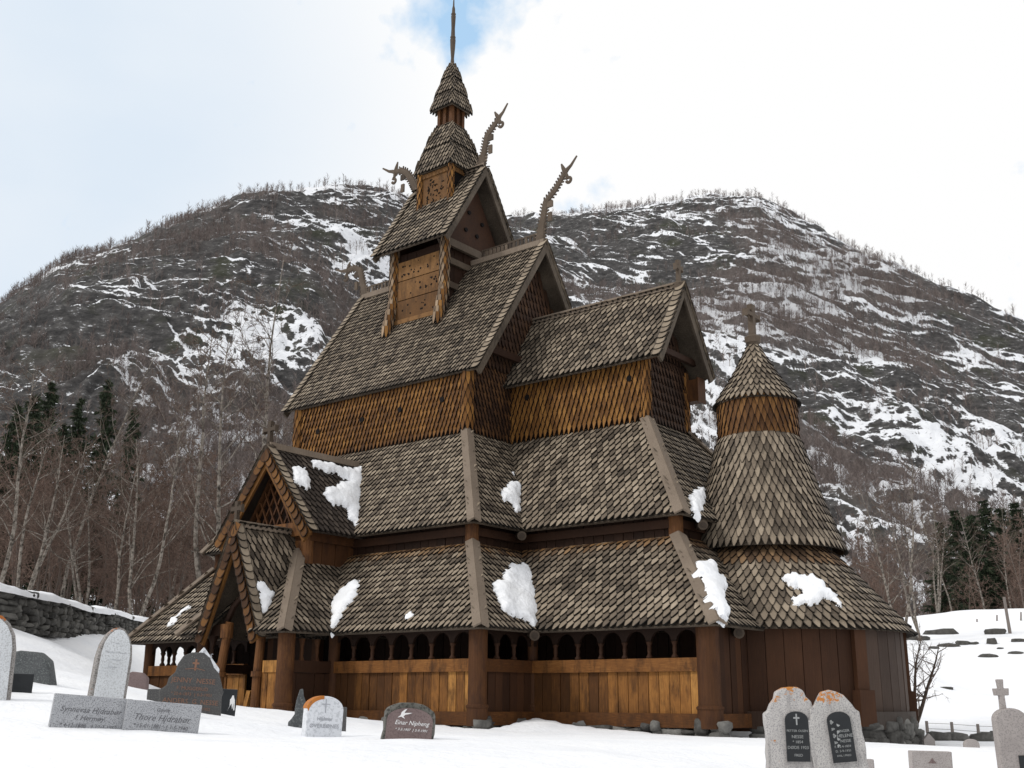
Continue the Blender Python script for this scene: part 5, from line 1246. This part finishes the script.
# 12 twin orange-lichened stones
for i, (u, vt, ro, ya, lab) in enumerate(((794, 686, .0, .05, 'left of the two tall grey headstones crusted with orange lichen'), (840, 690, -.09, -.02, 'right leaning one of the two tall headstones crusted with orange lichen'))):
    e, w_, h, sk, th = headstone('gravestone', lab, u+(0 if i == 0 else 4), 772, vt, 48, 10.0+.02*i, 'crest', M['lichenstone' if i == 0 else 'lichenstone2'], .13, ya-.16, ro, rough=.008, sink=.22, seed=8+i)
    pw_, ph_ = .190, .40; cz = sk+h*.19-.045; cx = .035
    arch = [(cx-pw_/2, cz), (cx+pw_/2, cz), (cx+pw_/2, cz+ph_*.84)]+[(cx+pw_/2*math.cos(t), cz+ph_*.84+ph_*.16*math.sin(t)) for t in np.linspace(0, math.pi, 10)[1:-1]]+[(cx-pw_/2, cz+ph_*.84)]
    plaque(e, [(cx+(x-cx)*1.08, cz+(z-cz)*1.03-.008) for x, z in arch], -th/2-.004, .02, M['lichenstone'], 'frame'); plaque(e, arch, -th/2-.014, .02, M['blackstone'])
    L = [('PETTER OLSEN', .026, .235), ('NESSE', .036, .185), ('* 1854', .032, .145), ('DØDE 1923', .034, .10), ('FRED', .03, .04)] if i == 0 else [('INGER', .030, .235), ('HELENE', .036, .195), ('NESSE', .032, .155), ('F. 12-4-1859', .026, .115), ('D. 3-9-1931', .026, .08), ('HVIL I FRED', .022, .045)]
    for t_, s_, z_ in L: text_mesh(e, t_, s_, cx+(0 if i == 0 or z_ < .15 else .03), cz+z_, -th/2-.0255, M['greyink'])
    if i == 0: plaque(e, [(cx+x, cz+.29+z) for x, z in [(-.006, 0), (.006, 0), (.006, .05), (.025, .05), (.025, .064), (.006, .064), (.006, .09), (-.006, .09), (-.006, .064), (-.025, .064), (-.025, .05), (-.006, .05)]], -th/2-.025, .004, M['greyink'], 'cross_emblem')
    else:
        for k in range(12): # spray of leaves and flowers
            a_ = k*2.1; q = (cx-.045+.028*math.cos(a_)*(.4+k*.08), cz+.13+k*.018+.008*math.sin(a_)); plaque(e, [(q[0]+.012*math.cos(b)*(1+.6*math.cos(3*b)), q[1]+.012*math.sin(b)*(1+.5*math.sin(2*b+k))) for b in np.linspace(0, 6.28, 10)[:-1]], -th/2-.025, .003, M['greyink'], 'flower_emblem')
# right side stones
e, w_, h, sk, th = headstone('gravestone', 'low pale stone at the bottom right with a small red emblem', 931, 775, 751, 36, 14, 'rect', M['pinkstone'], .12, 0, .02)
plaque(e, [(-.05, sk+h-.13), (.05, sk+h-.13), (.02, sk+h-.10), (.0, sk+h-.07), (-.02, sk+h-.10)], -th/2-.002, .004, M['brownstone'], 'emblem')
headstone('gravestone', 'sliver of a small grey stone just right of the lichened pair', 869, 775, 759, 9, 13, 'rect', M['pinkstone'], .1, 0)
e, w_, h, sk, th = headstone('gravestone', 'tall pinkish stone with a cross on top at the right edge of the view', 1017, 775, 708, 27, 13.5, 'round', M['plainpink'], .14, -.05, -.02)
g = MB(tone=.5); z0 = sk+h; g.prism([(-.08+x*.85, z0+z-.03) for x, z in [(-.035, 0), (.035, 0), (.03, .16), (.085, .16), (.095, .235), (.03, .235), (.04, .33), (-.04, .33), (-.03, .235), (-.095, .235), (-.085, .16), (-.03, .16)]], (.03, 0, 0), (1, 0, 0), (0, 0, 1), .07); g.build('cross', M['plainpink'], e, bevel=.008)
plaque(e, [(.02, sk+.2), (.16, sk+.2), (.16, sk-.02), (.02, sk-.02)], -th/2-.004, .02, M['blackstone'])
headstone('gravestone', 'small pointed grey stone on the stone row right of the apse', 929, 746, 733, 10, 27, 'gable', M['pinkstone'], .12)
headstone('gravestone', 'rounded small stone farther right on the stone row', 972, 752, 739, 13, 25, 'round', M['pinkstone'], .12)
# row of kerb stones beyond
random.seed(31)
for i, (u, w_) in enumerate(((905, 8), (918, 9), (941, 14), (956, 16), (984, 18), (1003, 18), (1024, 20))):
    p = at(u, 744, 30); p.z = gz(p.x, p.y)+.03; vs, fs = rock_verts(p, (w_*30/FOC*1.3, .35, .36), 900+i); g = MB(); g.add(vs, fs, .5)
    tag(g.build('boulder', M['rock'], loc=p, smooth=True), ['dark stone touching the apse foundation at the right', 'stone second in the snowy stone row', 'stone third in the snowy stone row', 'long stone in the middle of the snowy stone row', 'broad stone right of the middle of the snowy stone row', 'broad stone next to last in the snowy stone row', 'last stone of the snowy stone row at the right edge'][i], 'boulder', 'boulders showing through the snow')
# fence posts with wires
fp = []
for i, (u, vt) in enumerate(((928, 721), (953, 722), (979, 724), (1006, 725))):
    p = at(u, 737, 37); p.z = gz(p.x, p.y); tz = at(u, vt, 37).z; g = MB(tone=.5); g.tube([p-V((0, 0, .3)), V((p.x, p.y, tz))], [.055, .045], 7); fp.append(V((p.x, p.y, tz)))
    tag(g.build('fence_post', M['greypole'], loc=p), ['first thin fence post right of the apse', 'second fence post from the apse', 'third fence post from the apse', 'fence post behind the cross-topped gravestone'][i], 'fence post', 'fence posts in the far snow')
g = MB(tone=.5)
for dz in (.06, .22): g.tube([q-V((0, 0, dz)) for q in fp], [.006]*len(fp), 4)
tag(g.build('fence_wire', M['wire'], loc=fp[0]), 'two thin wires strung between the fence posts', 'wire')
# leaning pole and small posts on the mound
def pole(u0, v0, u1, v1, d, r, label, cat='pole', name='pole'):
    a = at(u0, v0, d); b = at(u1, v1, d); a.z = min(a.z, gz(a.x, a.y)-.1); g = MB(tone=.5); g.tube([a, b], [r, r*.8], 7); tag(g.build(name, M['greypole'], loc=a), label, cat)
    return b
pole(1012, 644, 1004, 597, 76, .11, 'leaning wooden pole on the snow mound at the right')
for u, v0, v1, lab in ((977, 626, 621, 'short post on the mound left of the dead twigs'), (997, 622, 617, 'short post on the mound just left of the leaning pole'), (1021, 620, 614, 'short post at the right end of the mound')): pole(u, v0+2, u, v1-2, 84, .06, lab, 'fence post', 'fence_post')
# dark rocks poking through the snow of the mound
for i, (u, v, wp, hp, d, lab) in enumerate(((940, 632, 30, 9, 78, 'largest dark rock lying on the snow mound behind the apse'), (919, 643, 22, 6, 75, 'long dark rock close to the shrub on the mound'), (996, 640, 22, 6, 76, 'flat dark rock under the leaning pole'), (950, 657, 22, 5, 70, 'low rock strip in the middle of the snow slope'), (965, 653, 16, 6, 71, 'low rock beside the rock strip'), (993, 655, 9, 8, 71, 'small upright rock on the snow slope'), (991, 667, 17, 4, 66, 'slanting rock lowest on the snow slope'), (1018, 667, 16, 4, 67, 'rock on the slope at the right edge'), (1021, 650, 12, 5, 72, 'small rock above the slope at the right edge'), (975, 655, 7, 4, 71, 'tiny rock between two others on the slope'), (1003, 661, 6, 2, 69, 'tiny flat rock on the slope'), (945, 687, 14, 2, 55, 'thin rock edge low on the snow slope'), (936, 661, 10, 3, 69, 'small rock left of the rock strip'))):
    p = at(u, v, d); p.z = gz(p.x, p.y)-.02; vs, fs = rock_verts(p, (wp*d/FOC*.9, .7, hp*d/FOC*1.2), 500+i); g = MB(); g.add(vs, fs, .35)
    tag(g.build('rock', M['darkrock'], loc=p, smooth=True), lab, 'rock', 'boulders showing through the snow')
# ------------------------------------------------------------------ sky and light
SUN_EL, SUN_AZ = R(42), R(238)     # compass-like angle measured from +x; the sun stands to the south-west
w = bpy.data.worlds.new('World'); scene.world = w; w.use_nodes = True
nt = w.node_tree; bg = nt.nodes['Background']; out = nt.nodes['World Output']
sky = nt.nodes.new('ShaderNodeTexSky'); sky.sky_type = 'NISHITA'; sky.sun_disc = False
sky.sun_elevation = SUN_EL; sky.sun_rotation = R(90)-SUN_AZ; sky.air_density = 1.; sky.dust_density = .4
bg.inputs['Strength'].default_value = .11
nt.links.new(sky.outputs[0], bg.inputs['Color'])
cl = nt.nodes.new('ShaderNodeBackground'); tc = nt.nodes.new('ShaderNodeTexCoord')
def wn(t): return nt.nodes.new(t)
def wnoise(sc, det, scale=(1, 1, 1)):
    mp = wn('ShaderNodeMapping'); mp.inputs['Scale'].default_value = scale; nt.links.new(tc.outputs['Generated'], mp.inputs['Vector'])
    n = wn('ShaderNodeTexNoise'); n.inputs['Scale'].default_value = sc; n.inputs['Detail'].default_value = det; n.inputs['Roughness'].default_value = .55
    nt.links.new(mp.outputs[0], n.inputs['Vector']); return n.outputs['Fac']
def wmath(op, a, b, clamp=False):
    n = wn('ShaderNodeMath'); n.operation = op; n.use_clamp = clamp
    for i, x in enumerate((a, b)):
        if isinstance(x, (int, float)): n.inputs[i].default_value = x
        else: nt.links.new(x, n.inputs[i])
    return n.outputs[0]
def wdir(u, v, lo, hi):
    d = ray(u, v).normalized(); n = wn('ShaderNodeVectorMath'); n.operation = 'DOT_PRODUCT'; n.inputs[1].default_value = d
    nm = wn('ShaderNodeVectorMath'); nm.operation = 'NORMALIZE'; nt.links.new(tc.outputs['Generated'], nm.inputs[0]); nt.links.new(nm.outputs[0], n.inputs[0])
    mr = wn('ShaderNodeMapRange'); mr.inputs['From Min'].default_value = lo; mr.inputs['From Max'].default_value = hi; nt.links.new(n.outputs['Value'], mr.inputs['Value']); return mr.outputs[0]
n1 = wnoise(22, 6); n2 = wnoise(3, 4, (1, 1, 2))
# cloud brightness: bright white with a cooler grey-blue bank to the west
ramp = wn('ShaderNodeValToRGB'); e = ramp.color_ramp.elements
e[0].position = .0; e[0].color = (1.0, 1.0, 1.0, 1); e[1].position = 1.; e[1].color = (.74, .83, .93, 1)
west = wdir(-120, 130, .90, .985)
nt.links.new(wmath('MULTIPLY', west, wmath('ADD', n2, .45), True), ramp.inputs['Fac'])
nt.links.new(ramp.outputs[0], cl.inputs['Color']); cl.inputs['Strength'].default_value = 1.0
# the gap of blue sky near the top of the spire
hole = wmath('MAXIMUM', wdir(462, 2, .9972, .9998), wmath('MULTIPLY', wdir(404, 62, .9994, 1.00002), .55))
f = wmath('ADD', hole, wmath('MULTIPLY', wmath('SUBTRACT', n1, .5), 2.6))
mr = wn('ShaderNodeMapRange'); mr.inputs['From Min'].default_value = .42; mr.inputs['From Max'].default_value = 1.25; mr.inputs['To Max'].default_value = .9; nt.links.new(f, mr.inputs['Value'])
blue = wn('ShaderNodeBackground'); mixc = wn('ShaderNodeMix'); mixc.data_type = 'RGBA'; 
ms = wn('ShaderNodeMixShader'); nt.links.new(mr.outputs[0], ms.inputs[0]); nt.links.new(cl.outputs[0], ms.inputs[1])
add = wn('ShaderNodeAddShader'); blue.inputs['Color'].default_value = (.42, .70, .92, 1); blue.inputs['Strength'].default_value = .62
nt.links.new(bg.outputs[0], add.inputs[0]); nt.links.new(blue.outputs[0], add.inputs[1]); nt.links.new(add.outputs[0], ms.inputs[2])
nt.links.new(ms.outputs[0], out.inputs['Surface'])
sl = bpy.data.lights.new('sun', 'SUN'); sl.energy = 1.5; sl.angle = R(10); sl.color = (1, .96, .90)
so = bpy.data.objects.new('sun', sl); COL.objects.link(so)
sd_ = V((math.cos(SUN_AZ)*math.cos(SUN_EL), math.sin(SUN_AZ)*math.cos(SUN_EL), math.sin(SUN_EL)))
so.rotation_euler = sd_.to_track_quat('Z', 'Y').to_euler(); so.location = sd_*60
scene.render.engine = 'CYCLES'; scene.cycles.max_bounces = 6; scene.cycles.diffuse_bounces = 3
scene.view_settings.view_transform = 'Standard'; scene.view_settings.look = 'None'; scene.view_settings.exposure = 0.0; scene.view_settings.gamma = 1
